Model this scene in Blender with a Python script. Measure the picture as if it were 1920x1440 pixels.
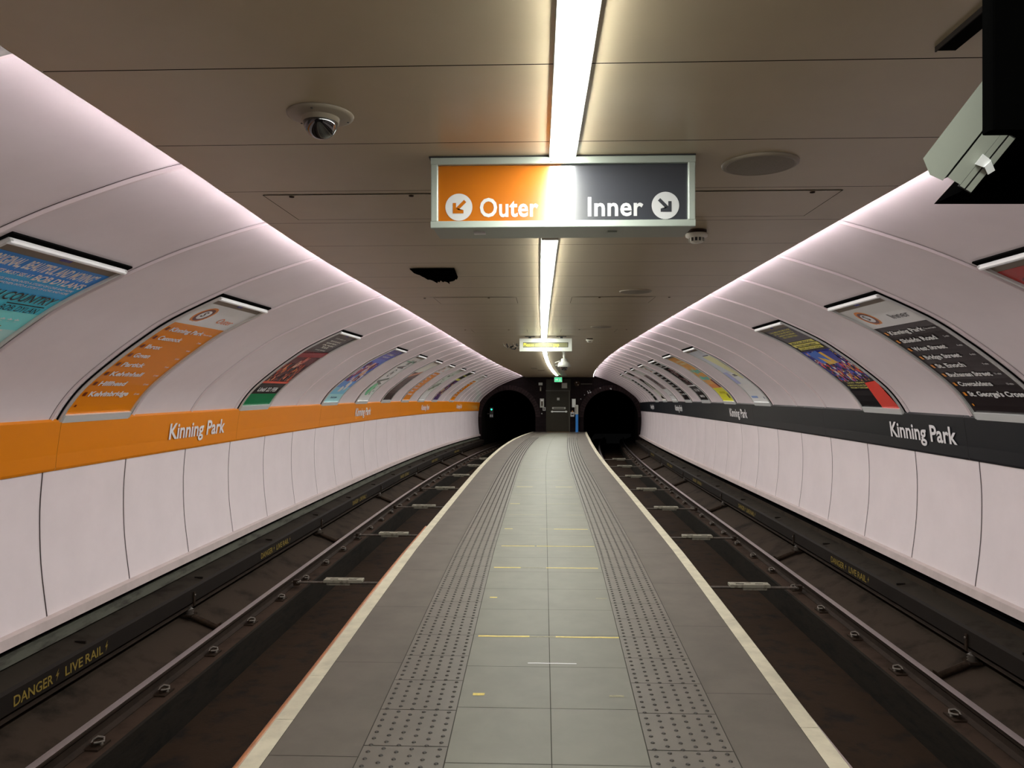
import bpy, bmesh, math, random
from mathutils import Vector, Matrix
random.seed(7)
for o in list(bpy.data.objects): bpy.data.objects.remove(o)
SC = bpy.context.scene
# ------------------------------------------------------------------ camera, world, exposure
HC = 1.71
cam = bpy.data.cameras.new('camera'); cam.sensor_width = 36; cam.lens = 26.25; cam.clip_start = .05
co = bpy.data.objects.new('camera', cam); SC.collection.objects.link(co)
co.location = (0, 0, HC); co.rotation_euler = (math.radians(90.08), 0, math.radians(2.0)); cam.shift_x = -.0058
SC.camera = co
W = bpy.data.worlds.new('world'); SC.world = W; W.use_nodes = True
W.node_tree.nodes['Background'].inputs[0].default_value = (.004, .004, .004, 1)
W.node_tree.nodes['Background'].inputs[1].default_value = .2
SC.view_settings.view_transform = 'Standard'; SC.view_settings.look = 'None'
SC.view_settings.gamma = 1; SC.view_settings.exposure = 1.2
E_STRIP = 32.0      # ceiling light line
E_COVE = 36.0        # lamps on top of the ceiling raft, washing the walls

# ------------------------------------------------------------------ alignment of the station
S0, S1 = -5.0, 36.8
def cx(s): return .0016*(s-15)**2 if s > 15 else 0.0
def dz(s): return -.00044*s*s if s > 0 else 0.0
def P(s, u, v): return Vector((cx(s)+u, s, v+dz(s)))
def interp(tab, x):
    if x <= tab[0][0]: return tab[0][1]
    for (a, b), (c, d) in zip(tab, tab[1:]):
        if x <= c: return b+(d-b)*(x-a)/(c-a)
    return tab[-1][1]
def wl(s): return interp([(0, 1.355), (3.3, 1.375), (5.8, 1.42), (7.8, 1.45), (24, 1.49), (29, 1.48), (33, 1.42), (36.8, 1.35)], s)
def frange(a, b, st):
    n = max(1, int(round((b-a)/st))); return [a+(b-a)*i/n for i in range(n+1)]

# ------------------------------------------------------------------ materials
MATS = {}
def mat(name, col, rough=.5, metal=0, noise=0, nscale=8, bump=0, emit=None, es=0, spec=.5, dirt=None, coat=0, wave=None, stretch=None):
    m = bpy.data.materials.new(name); m.use_nodes = True; nt = m.node_tree; N = nt.nodes; L = nt.links
    b = N['Principled BSDF']; b.inputs['Base Color'].default_value = (*col, 1)
    b.inputs['Roughness'].default_value = rough; b.inputs['Metallic'].default_value = metal
    b.inputs['Specular IOR Level'].default_value = spec; b.inputs['Coat Weight'].default_value = coat
    b.inputs['Coat Roughness'].default_value = .08
    if noise or dirt or bump:
        tc = N.new('ShaderNodeTexCoord'); src = tc.outputs['Object']
        if stretch:
            mp = N.new('ShaderNodeMapping'); mp.inputs['Scale'].default_value = stretch; L.new(src, mp.inputs[0]); src = mp.outputs[0]
        nz = N.new('ShaderNodeTexNoise'); nz.inputs['Scale'].default_value = nscale; nz.inputs['Detail'].default_value = 6
        nz.inputs['Roughness'].default_value = .62; L.new(src, nz.inputs['Vector'])
        cr = N.new('ShaderNodeValToRGB'); L.new(nz.outputs[0], cr.inputs[0])
        lo = dirt if dirt else tuple(c*(1-noise) for c in col); hi = tuple(min(1, c*(1+noise*.7)) for c in col)
        cr.color_ramp.elements[0].position = .32; cr.color_ramp.elements[0].color = (*lo, 1)
        cr.color_ramp.elements[1].position = .62 if not dirt else .5; cr.color_ramp.elements[1].color = (*hi, 1)
        L.new(cr.outputs[0], b.inputs['Base Color'])
        if bump:
            bp = N.new('ShaderNodeBump'); bp.inputs['Strength'].default_value = bump; bp.inputs['Distance'].default_value = .02
            L.new(nz.outputs[0], bp.inputs['Height']); L.new(bp.outputs[0], b.inputs['Normal'])
    if emit:
        b.inputs['Emission Color'].default_value = (*emit, 1); b.inputs['Emission Strength'].default_value = es
    MATS[name] = m; return m
M = MATS
mat('wall_enamel', (.86, .77, .80), .27, noise=.03, nscale=2.2, spec=.45)
mat('wall_joint', (.05, .03, .03), .6)
mat('wall_bead', (.86, .75, .77), .25)
mat('skirting', (.58, .49, .48), .45, noise=.08, nscale=6)
mat('orange_enamel', (.74, .225, .003), .3, spec=0.25)
mat('grey_enamel', (.013, .014, .018), .3, spec=0.25)
mat('lettering_white', (.78, .76, .78), .4)
mat('ceiling_metal', (.44, .365, .25), .32, noise=.04, nscale=3)
mat('black_gap', (.006, .006, .006), .8, spec=0.0)
mat('aluminium', (.70, .72, .70), .3, metal=.5)
mat('bar_metal', (.90, .92, .92), .3, metal=.35)
mat('sign_frame', (.36, .40, .36), .35, metal=.3)
mat('light', (.9, .9, .9), .5, emit=(.98, 1.0, .92), es=E_STRIP)
mat('cove', (.9, .9, .9), .5, emit=(1.0, .90, .92), es=E_COVE)
mat('tile', (.165, .16, .13), .58, noise=.07, nscale=4, spec=.3)
mat('slab', (.112, .096, .080), .6, noise=.12, nscale=3, spec=0.25)
mat('tactile', (.115, .10, .080), .45, noise=.10, nscale=5)
mat('blister', (.03, .025, .02), .5)  # dark colour carries the studs' shading as well as their dirt
mat('grout', (.03, .025, .018), .9)
mat('coping', (.52, .475, .36), .6, noise=.16, nscale=6)
mat('yellow_paint', (.62, .48, .10), .6, noise=.2, nscale=30)
mat('worn_paint', (.22, .20, .11), .6, noise=.3, nscale=40)
mat('track_dirt', (.026, .015, .009), .9, nscale=4, bump=.5, dirt=(.012, .009, .008), spec=0.1)
mat('plinth', (.045, .028, .020), .9, nscale=4, bump=.3, dirt=(.022, .014, .010), spec=0.1)
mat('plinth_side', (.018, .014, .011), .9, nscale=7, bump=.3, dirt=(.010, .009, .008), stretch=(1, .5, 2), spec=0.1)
mat('slope_concrete', (.042, .029, .021), .85, nscale=2.5, bump=.3, dirt=(.016, .011, .008), spec=0.12)
mat('ledge_concrete', (.09, .09, .072), .8, nscale=4, bump=.2, dirt=(.04, .035, .03), stretch=(1, .6, 3), spec=0.15)
mat('dark_board', (.014, .010, .008), .7, nscale=3, bump=.1, dirt=(.012, .008, .007), spec=0.15)
mat('board_top', (.032, .026, .020), .8, nscale=4, bump=.1, dirt=(.014, .010, .008), spec=0.1)
mat('danger_yellow', (.26, .18, .025), .6, nscale=30, dirt=(.12, .08, .02))
mat('rail_steel', (.03, .019, .014), .7, metal=.1, noise=.3, spec=.2)
mat('rail_head', (.62, .55, .55), .28, metal=.9)
mat('rib_concrete', (.26, .25, .23), .8, nscale=6, bump=.3, dirt=(.14, .13, .12))
mat('rust', (.04, .026, .018), .6, metal=.5, noise=.3, nscale=30, spec=0.15)
mat('insulator_pale', (.30, .28, .22), .6, nscale=14, dirt=(.09, .07, .05))
mat('rod_grey', (.12, .10, .085), .5, metal=.3, noise=.3, nscale=20)
mat('ceramic', (.08, .065, .055), .35)
mat('copper_pipe', (.33, .12, .04), .45, noise=.2, nscale=10)
mat('white_plastic', (.42, .42, .38), .4)
mat('detector_white', (.72, .70, .62), .4)
mat('dark_plastic', (.02, .02, .02), .35)
mat('beige_plate', (.24, .20, .15), .4)
mat('speaker_mesh', (.20, .17, .13), .5, noise=.2, nscale=200)
mat('glass_dark', (.012, .01, .01), .06, spec=.8, coat=.6)
mat('black_gloss', (.006, .006, .006), .5)
mat('black_matte', (.001, .001, .001), .95, spec=0)
mat('monitor_grey', (.22, .235, .20), .45)
mat('chrome', (.8, .78, .72), .12, metal=1)
mat('sign_orange', (.36, .098, .003), .19, spec=.8)
mat('sign_grey', (.032, .034, .042), .19, spec=.8)
mat('sign_white', (.45, .45, .46), .35)
mat('led_yellow', (.6, .55, .05), .5, emit=(.95, .85, .05), es=.5)
mat('led_back', (.18, .18, .08), .4)
mat('led_frame', (.50, .52, .47), .4)
mat('exit_green', (.0, .16, .06), .5, emit=(.02, .75, .3), es=.35)
mat('green_signal', (.0, .4, .2), .5, emit=(.02, .9, .4), es=1.5)
mat('door_paint', (.030, .026, .018), .45, noise=.05, spec=0.12)
mat('door_frame', (.055, .05, .038), .4, spec=0.2)
mat('blue_paint', (.02, .20, .62), .35)
mat('mat_orange', (.42, .19, .06), .7, noise=.2)
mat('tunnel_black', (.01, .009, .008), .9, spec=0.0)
def brick(name, c1, c2, mortar, sc):
    m = mat(name, c1, .7, spec=.08); nt = m.node_tree; N = nt.nodes; L = nt.links; b = N['Principled BSDF']
    tc = N.new('ShaderNodeTexCoord'); mp = N.new('ShaderNodeMapping'); mp.inputs['Rotation'].default_value = (math.pi/2, 0, 0)
    br = N.new('ShaderNodeTexBrick'); br.inputs['Scale'].default_value = sc
    br.inputs['Color1'].default_value = (*c1, 1); br.inputs['Color2'].default_value = (*c2, 1); br.inputs['Mortar'].default_value = (*mortar, 1)
    br.inputs['Brick Width'].default_value = .22; br.inputs['Row Height'].default_value = .075; br.inputs['Mortar Size'].default_value = .008
    L.new(tc.outputs['Object'], mp.inputs[0]); L.new(mp.outputs[0], br.inputs['Vector']); L.new(br.outputs[0], b.inputs['Base Color'])
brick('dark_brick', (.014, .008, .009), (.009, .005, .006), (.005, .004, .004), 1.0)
mat('arch_brick', (.024, .014, .015), .6, noise=.4, nscale=6, spec=0.1)
PC = {}
def pm(r, g, b, rough=.22):     # a printed ink, given as sRGB 0-255
    k = (r, g, b)
    if k not in PC:
        f = lambda c: min(.88, (1.7 if max(r, g, b) > 70 else .8)*((c/255+.055)/1.055)**2.4)
        PC[k] = mat('ink_%d_%d_%d' % k, (f(r), f(g), f(b)), rough, spec=.12).name
    return PC[k]

# ------------------------------------------------------------------ mesh builder
def wloc(o):
    v = Vector((0, 0, 0))
    while o: v = v+o.location; o = o.parent
    return v
def tagobj(o, label=None, cat=None, group=None, kind=None):
    if label: o['label'] = label
    if cat: o['category'] = cat
    if group: o['group'] = group
    if kind: o['kind'] = kind
    return o
def thing(name, loc, label, cat, group=None):
    o = bpy.data.objects.new(name, None); SC.collection.objects.link(o); o.location = loc; o.empty_display_size = .1
    return tagobj(o, label, cat, group)
class MB:
    def __init__(s): s.v = []; s.f = []; s.m = []; s.names = []; s.sm = []
    def mi(s, n):
        if n not in s.names: s.names.append(n)
        return s.names.index(n)
    def add(s, vs, fs, m, smooth=False):
        k = len(s.v); s.v += [Vector(x) for x in vs]; i = s.mi(m)
        for f in fs: s.f.append([k+a for a in f]); s.m.append(i); s.sm.append(smooth)
    def quad(s, a, b, c, d, m): s.add([a, b, c, d], [(0, 1, 2, 3)], m)
    def box(s, c, size, m, rot=None):
        c = Vector(c); vs = []
        for x in (-.5, .5):
            for y in (-.5, .5):
                for z in (-.5, .5):
                    p = Vector((x*size[0], y*size[1], z*size[2])); vs.append(c+(rot @ p if rot else p))
        s.add(vs, [(0, 1, 3, 2), (4, 6, 7, 5), (0, 4, 5, 1), (2, 3, 7, 6), (0, 2, 6, 4), (1, 5, 7, 3)], m)
    def rbox(s, c, size, m, r=.01, rot=None, axis='Y'):     # box with rounded edges along one axis
        x, y, z = size; pts = []
        a, b = {'Y': (x, z), 'X': (y, z), 'Z': (x, y)}[axis]; h = {'Y': y, 'X': x, 'Z': z}[axis]
        for k, (sx, sy) in enumerate(((1, 1), (-1, 1), (-1, -1), (1, -1))):
            for j in range(4):
                t = math.pi/2*(k+j/3); pts.append((sx*(a/2-r)+r*math.cos(t), sy*(b/2-r)+r*math.sin(t)))
        def mk(p, e):
            q = {'Y': Vector((p[0], e, p[1])), 'X': Vector((e, p[0], p[1])), 'Z': Vector((p[0], p[1], e))}[axis]
            return Vector(c)+(rot @ q if rot else q)
        n = len(pts); vs = [mk(p, -h/2) for p in pts]+[mk(p, h/2) for p in pts]
        s.add(vs, [tuple(range(n))[::-1], tuple(range(n, 2*n))]+[(i, (i+1) % n, n+(i+1) % n, n+i) for i in range(n)], m)
    def sweep(s, prof, ss, m, closed=False, caps=False, smooth=False):
        # prof: list of (u, v) or a function of s giving one; m: name or list per strip
        rows = [[P(t, *p) for p in (prof(t) if callable(prof) else prof)] for t in ss]
        n = len(rows[0]); k = n if closed else n-1
        for j in range(k):
            vs = []; 
            for r in rows: vs += [r[j], r[(j+1) % n]]
            s.add(vs, [(2*i, 2*i+1, 2*i+3, 2*i+2) for i in range(len(rows)-1)], m if isinstance(m, str) else m[j], smooth)
        if caps:
            mm = m if isinstance(m, str) else m[0]
            s.add(rows[0], [tuple(range(n))], mm); s.add(rows[-1], [tuple(range(n))[::-1]], mm)
    def tube(s, pts, r, m, n=8, caps=True):
        pts = [Vector(p) for p in pts]; rings = []
        for i, p in enumerate(pts):
            d = (pts[min(i+1, len(pts)-1)]-pts[max(i-1, 0)]).normalized()
            a = d.orthogonal().normalized() if i == 0 else (a-d*a.dot(d)).normalized()
            b = d.cross(a); rr = r[i] if isinstance(r, (list, tuple)) else r
            rings.append([p+(a*math.cos(2*math.pi*k/n)+b*math.sin(2*math.pi*k/n))*rr for k in range(n)])
        vs = [v for g in rings for v in g]; fs = []
        for i in range(len(rings)-1):
            for k in range(n): fs.append((i*n+k, i*n+(k+1) % n, (i+1)*n+(k+1) % n, (i+1)*n+k))
        s.add(vs, fs, m, True)
        if caps: s.add(rings[0], [tuple(range(n))[::-1]], m); s.add(rings[-1], [tuple(range(n))], m)
    def lathe(s, c, prof, m, n=24, axis='Z'):   # prof: (radius, height) pairs
        c = Vector(c); vs = []; fs = []
        for (r, h) in prof:
            for k in range(n):
                x, y = r*math.cos(2*math.pi*k/n), r*math.sin(2*math.pi*k/n)
                vs.append(c+{'Z': Vector((x, y, h)), 'Y': Vector((x, h, y)), 'X': Vector((h, x, y))}[axis])
        for i in range(len(prof)-1):
            for k in range(n): fs.append((i*n+k, i*n+(k+1) % n, (i+1)*n+(k+1) % n, (i+1)*n+k))
        if isinstance(m, str): s.add(vs, fs, m, True)
    def build(s, name, parent=None, label=None, cat=None, group=None, kind=None, origin=None):
        me = bpy.data.meshes.new(name); base = wloc(parent) if parent else Vector((0, 0, 0))
        og = Vector(origin) if origin is not None else None
        off = og if og is not None else base
        me.from_pydata([v-off for v in s.v], [], s.f)
        for n in s.names: me.materials.append(MATS[n])
        me.polygons.foreach_set('material_index', s.m); me.polygons.foreach_set('use_smooth', s.sm)
        me.update()
        o = bpy.data.objects.new(name, me); SC.collection.objects.link(o)
        if parent: o.parent = parent
        if og is not None: o.location = og-base
        return tagobj(o, label, cat, group, kind)
_tc = {}
def text2d(txt, size=1.0, bold=0.0, sx=1.0, shear=0.0, space=1.0, align='LEFT'):
    k = (txt, bold, shear, space)
    if k not in _tc:
        cu = bpy.data.curves.new('t', 'FONT'); cu.body = txt; cu.size = 1; cu.offset = bold; cu.shear = shear; cu.space_character = space
        cu.resolution_u = 3
        ob = bpy.data.objects.new('t', cu); me = bpy.data.meshes.new_from_object(ob)
        vs = [(v.co.x, v.co.y) for v in me.vertices]; fs = [tuple(p.vertices) for p in me.polygons]
        bpy.data.objects.remove(ob); bpy.data.meshes.remove(me); bpy.data.curves.remove(cu); _tc[k] = (vs, fs)
    vs, fs = _tc[k]
    if not vs: return [], []
    x0 = min(v[0] for v in vs); x1 = max(v[0] for v in vs); w = (x1-x0)*size*sx
    dx = {'LEFT': 0, 'CENTER': -w/2, 'RIGHT': -w}[align]
    return [((v[0]-x0)*size*sx+dx, v[1]*size) for v in vs], fs

# ------------------------------------------------------------------ wall section
def catmull(pts, per=5):
    out = []
    for i in range(len(pts)-1):
        p0 = pts[max(i-1, 0)]; p1 = pts[i]; p2 = pts[i+1]; p3 = pts[min(i+2, len(pts)-1)]
        for j in range(per):
            t = j/per
            out.append(tuple(.5*((2*p1[k])+(-p0[k]+p2[k])*t+(2*p0[k]-5*p1[k]+4*p2[k]-p3[k])*t*t+(-p0[k]+3*p1[k]-3*p2[k]+p3[k])*t**3) for k in (0, 1)))
    out.append(pts[-1]); return out
UP = catmull([(3.95, 1.42), (3.865, 1.56), (3.73, 1.72), (3.51, 1.905), (3.25, 2.095), (2.97, 2.27), (2.47, 2.50), (2.1, 2.635), (1.765, 2.735), (1.45, 2.795)], 4)
LO = catmull([(3.985, 1.05), (4.01, .72), (4.0, .30), (3.95, -.12)], 4)
QL = [0]
for a, b in zip(UP, UP[1:]): QL.append(QL[-1]+math.hypot(b[0]-a[0], b[1]-a[1]))
def arc(q, off=0.0):        # arc length q above the coloured band -> (|u|, v), pushed off the wall by off
    q = max(0, min(q, QL[-1]-1e-6)); i = max(j for j in range(len(QL)-1) if QL[j] <= q)
    a, b = UP[i], UP[i+1]; t = (q-QL[i])/(QL[i+1]-QL[i]); L = QL[i+1]-QL[i]
    nx, ny = -(b[1]-a[1])/L, (b[0]-a[0])/L          # inward normal: towards the platform
    return a[0]+(b[0]-a[0])*t+nx*off, a[1]+(b[1]-a[1])*t+ny*off
PITCH = 1.185; SEAM0 = 5.81
def seam(k): return SEAM0+k*PITCH
KS = [k for k in range(-9, 27) if S0 <= seam(k) <= S1]

for side, nm in ((-1, 'left'), (1, 'right')):
    # enamelled panels: one structure per side, with a groove and a raised bead at each joint
    w = MB()
    up = [(side*a, b) for a, b in UP]; lo = [(side*a, b) for a, b in LO]
    edges = [S0]+[seam(k) for k in KS]+[S1]
    def offp(pr, d): 
        out = []
        for i, p in enumerate(pr):
            a = pr[max(i-1, 0)]; b = pr[min(i+1, len(pr)-1)]; L = math.hypot(b[0]-a[0], b[1]-a[1])
            nx, ny = (-(b[1]-a[1])/L, (b[0]-a[0])/L)
            if side < 0: nx, ny = -nx, -ny
            out.append((p[0]+nx*d, p[1]+ny*d))
        return out
    loi = lo[::-1]          # bottom to top so that the inward offset has one sign
    for a, b in zip(edges, edges[1:]):
        for pr in (up, loi):
            g = .0045 if pr is up else .0075
            ss = [a+g, a+g+.004, a+g+.03, b-g-.03, b-g-.004, b-g]
            rows = [offp(pr, d) for d in (-.003, -.0006, 0, 0, -.0006, -.003)]
            n = len(pr); vs = [P(t, *p) for t, r in zip(ss, rows) for p in r]
            fs = [(i*n+j, i*n+j+1, (i+1)*n+j+1, (i+1)*n+j) for i in range(5) for j in range(n-1)]
            w.add(vs, fs, 'wall_enamel', True)
    for pr, d in ((up, -.0055), (loi, -.0055)):
        w.sweep(offp(pr, d), frange(S0, S1, 1.2), 'wall_joint')
    ob = w.build('wall_'+nm, kind='structure')
    # raised joint beads on the upper panels
    bd = MB()
    for k in KS:
        t = seam(k); pr = offp(up, 0)
        for q0, q1, d0, d1 in ((-.02, -.009, -.004, .012), (-.009, .007, .012, .012), (.007, .02, .012, -.004)):
            r0 = offp(up, d0); r1 = offp(up, d1); n = len(up)
            bd.add([P(t+.026+q0, *p) for p in r0]+[P(t+.026+q1, *p) for p in r1], [(j, j+1, n+j+1, n+j) for j in range(n-1)], 'wall_bead', True)
    bd.build('joint_bead', parent=ob)
    # coloured station band
    b = MB(); mt = 'orange_enamel' if side < 0 else 'grey_enamel'
    prof = [(side*3.99, 1.45), (side*3.93, 1.45), (side*3.915, 1.43), (side*3.935, 1.30), (side*3.955, 1.16), (side*3.965, 1.05), (side*3.975, 1.03), (side*4.02, 1.03)]
    be = [S0]+[seam(k)+.12 for k in KS if k % 3 == (0 if side < 0 else 1)]+[S1-.05]
    for a, c in zip(be, be[1:]): b.sweep(prof, frange(a+.0015, c-.0015, 1.2), mt, smooth=False)
    band = b.build('trim_1' if side < 0 else 'trim_2', kind='structure')
    # station name along the band
    for n, yc in enumerate((8.4, 16.15, 23.9, 31.0) if side < 0 else (7.95, 15.3, 22.5, 29.7)):
        vs, fs = text2d('Kinning Park', .235, .022, 1.0, space=1.0, align='CENTER')
        wd = max(v[0] for v in vs)*2; kx = 1.36/wd
        t = MB(); rows = []
        for x, y in vs:
            s = yc+x*kx*(1 if side < 0 else -1); v = 1.165+y
            f = (1.43-v)/.38; u = 3.915+.05*f-.006
            rows.append(P(s, side*u, v))
        t.add(rows, fs, 'lettering_white')
        t.build('station_name', parent=band, label='white lettering')
    # pale skirting strip and its shadow gap
    k = MB(); k.sweep([(side*3.95, -.115), (side*3.90, -.125), (side*3.89, -.20), (side*3.93, -.205)], frange(S0, S1, 1.2), 'skirting')
    k.sweep([(side*3.93, -.205), (side*4.05, -.21), (side*4.05, -.30)], frange(S0, S1, 1.2), 'black_gap')
    k.build('baseboard_'+nm, kind='structure')

# bare concrete rib where the cladding stops, top left
w = MB(); rp = [arc(q, .012) for q in [QL[-1]*k/14 for k in range(4, 15)]]
w.sweep([(-a, b) for a, b in rp], [1.2, 1.7, 2.27], 'rib_concrete'); w.add([P(2.27, -a, b) for a, b in rp]+[P(2.27, -a, b) for a, b in [arc(q, -.01) for q in [QL[-1]*k/14 for k in range(4, 15)]]], [(i, i+1, 12+i, 11+i) for i in range(10)], 'rib_concrete')
w.build('trim_4', kind='structure')
# ------------------------------------------------------------------ ceiling raft
CZ = 2.69; CW = 1.715; CP = .72; C0 = 2.275
c = MB(); js = [C0+CP*k for k in range(-9, 60) if S0 < C0+CP*k < S1]; js = [S0]+js+[S1]
def cwl(s): return interp([(0, 1.53), (2.3, 1.575), (3.1, 1.60), (3.8, 1.63), (4.6, 1.68), (5.8, 1.715), (24, 1.72), (37, 1.665)], s)
def cwr(s): return interp([(0, 1.75), (24, 1.735), (37, 1.665)], s)
for a, b in zip(js, js[1:]):
    if b-a < .05: continue
    c.sweep(lambda s: [(-cwl(s)+.006, CZ), (cwr(s)-.006, CZ)], [a+.003, b-.003], 'ceiling_metal')
c.sweep(lambda s: [(-cwl(s)+.003, CZ+.004), (cwr(s)-.003, CZ+.004)], frange(S0, S1, .7), 'black_gap')
c.sweep(lambda s: [(-cwl(s)+.0055, CZ), (-cwl(s)+.012, CZ+.03), (cwr(s)-.012, CZ+.03), (cwr(s)-.0055, CZ)], frange(S0, S1, .7), 'ceiling_metal')
ceil = c.build('ceiling', kind='structure')
r = MB(); r.sweep([(-1.75, 2.95), (1.75, 2.95)], frange(S0, S1, 2), 'tunnel_black')
r.sweep([(-1.45, 2.795), (-1.47, 2.95)], frange(S0, S1, 2), 'tunnel_black'); r.sweep([(1.45, 2.795), (1.47, 2.95)], frange(S0, S1, 2), 'tunnel_black')
r.build('ceiling_soffit', kind='structure')
for side, nm in ((-1, 'left'), (1, 'right')):
    t = thing('cove_light', P(15, side*1.5, CZ+.05), 'thin lamp line tucked behind the %s ceiling edge, washing the %s wall' % (nm, nm), 'light')
    m = MB(); kw = (lambda s: cwl(s)-.008) if side < 0 else (lambda s: cwr(s)-.008)
    m.sweep(lambda s: [(side*(kw(s)+.004), CZ+.0012), (side*(kw(s)+.0105), CZ+.010), (side*(kw(s)+.002), CZ+.016), (side*(kw(s)-.003), CZ+.006)], frange(S0, S1-.3, .7), ['cove', 'aluminium', 'aluminium', 'aluminium'], closed=True)
    m.build('tube', parent=t)

# central light line; its lateral position drifts a little
def lu(s): return interp([(-5, .092), (2, .089), (3.2, .078), (5, .035), (9, .01), (14, 0), (22, .0), (36, -.02)], s)
for a, b, lab in ((-4.8, 3.16, 'bright ceiling light line above the viewer, ending at the hanging Outer and Inner sign'),
                  (4.85, 13.66, 'bright ceiling light line between the orange and grey sign and the yellow display'),
                  (13.9, 34.5, 'farthest bright ceiling light line, curving from the yellow display to the green exit sign')):
    t = thing('ceiling_light', P((a+b)/2, lu((a+b)/2), CZ), lab, 'light', 'ceiling light lines')
    ss = frange(a, b, .45)
    m = MB(); m.sweep(lambda s: [(lu(s)-.058, CZ-.0), (lu(s)-.056, CZ-.013), (lu(s)-.048, CZ-.013), (lu(s)-.048, CZ-.004), (lu(s)+.048, CZ-.004), (lu(s)+.048, CZ-.013), (lu(s)+.056, CZ-.013), (lu(s)+.058, CZ-.0)], ss, 'aluminium')
    for e in (a, b): m.box(P(e, lu(e), CZ-.015), (.11, .008, .03), 'aluminium')
    m.build('housing', parent=t)
    m = MB(); m.sweep(lambda s: [(lu(s)-.045, CZ-.006), (lu(s)-.042, CZ-.026), (lu(s)+.042, CZ-.026), (lu(s)+.045, CZ-.006)], frange(a+.01, b-.01, .45), 'light', caps=True)
    m.build('diffuser', parent=t)

# ------------------------------------------------------------------ platform
def strips(mb, f0, f1, s0, s1, pitch, m, gap=.003, v=0.0, phase=0):
    a = s0
    n = int((s1-s0)/pitch)+1
    for k in range(n+1):
        a = s0+phase+k*pitch-pitch; b = min(a+pitch, s1); a = max(a, s0)
        if b-a < .02: continue
        mb.sweep(lambda s: [(f0(s)+gap/2, v), (f1(s)-gap/2, v)], [a+gap/2, b-gap/2] if b-a < 1 else [a+gap/2, (a+b)/2, b-gap/2], m)
f = MB()
tin = lambda s: wl(s)-.925; tout = lambda s: wl(s)-.52; cj = lambda s: .035
strips(f, lambda s: -tin(s), cj, S0, S1, .59, 'tile', .0045, 0, (3.97-S0) % .59)
strips(f, cj, lambda s: tin(s)+.03, S0, S1, .59, 'tile', .0045, 0, (3.97-S0) % .59)
strips(f, lambda s: -(wl(s)-.10), lambda s: -tout(s), S0, S1, 1.18, 'slab', .004, 0, (4.6-S0) % 1.18)
strips(f, lambda s: tout(s)+.03, lambda s: (wl(s)-.10), S0, S1, 1.18, 'slab', .004, 0, (4.2-S0) % 1.18)
f.sweep(lambda s: [(-(wl(s)-.09), -.004), (wl(s)-.09, -.004)], frange(S0, S1, .6), 'grout')
f.sweep(lambda s: [(-(wl(s)-.16), -1.2), (-(wl(s)-.16), -.09)], frange(S0, S1, 1.2), 'plinth_side')
f.sweep(lambda s: [((wl(s)-.16), -.09), ((wl(s)-.16), -1.2)], frange(S0, S1, 1.2), 'plinth_side')
floor = f.build('floor', kind='structure')
# yellow distance marks
def ymark(s, u0, u1, m, wd=.016):
    wd *= 1.25
    q = MB(); n = max(2, int((u1-u0)/.06)); top = []; bot = []
    for i in range(n+1):
        u = u0+(u1-u0)*i/n; j = random.uniform(-.003, .003)
        top.append(P(s+wd/2+j, u, .0012)); bot.append(P(s-wd/2+j, u, .0012))
    q.add(top+bot, [(i, i+1, n+2+i, n+1+i) for i in range(n)], m)
    return q
marks = [(4.14, [(-.395, -.33, 1, .026), (.36, .44, 0, .02)]), (4.62, [(.0-.1, .2, 2, .006)]), (5.11, [(-.45, -.1, 1, .022), (-.1, .08, 0, .016), (.08, .51, 1, .018)]),
         (6.06, [(-.44, -.38, 1, .02), (.42, .51, 0, .014)]), (7.08, [(-.475, -.22, 1, .024), (-.22, .02, 0, .012), (.02, .51, 1, .018)]), (8.06, [(-.46, -.1, 1, .02), (-.08, .54, 1, .018)]),
         (9.06, [(-.48, -.38, 1, .022), (-.05, .12, 0, .02), (.12, .53, 1, .02)]), (10.1, [(-.47, .0, 0, .02), (.3, .54, 0, .02)]), (11.1, [(-.5, -.36, 1, .022), (.0, .5, 0, .02)]),
         (12.1, [(-.48, .5, 0, .02)]), (13.1, [(-.48, -.2, 1, .02), (.2, .5, 1, .02)]), (14.1, [(-.5, .5, 0, .02)]), (16.1, [(-.5, .5, 0, .02)]), (18.1, [(-.5, .5, 0, .02)])]
for s, l in marks:
    for (a, b, c_, wd) in l:
        ymark(s, a, b, ('worn_paint', 'yellow_paint', 'lettering_white')[c_], wd).build('floor_marking', parent=floor)
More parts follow.
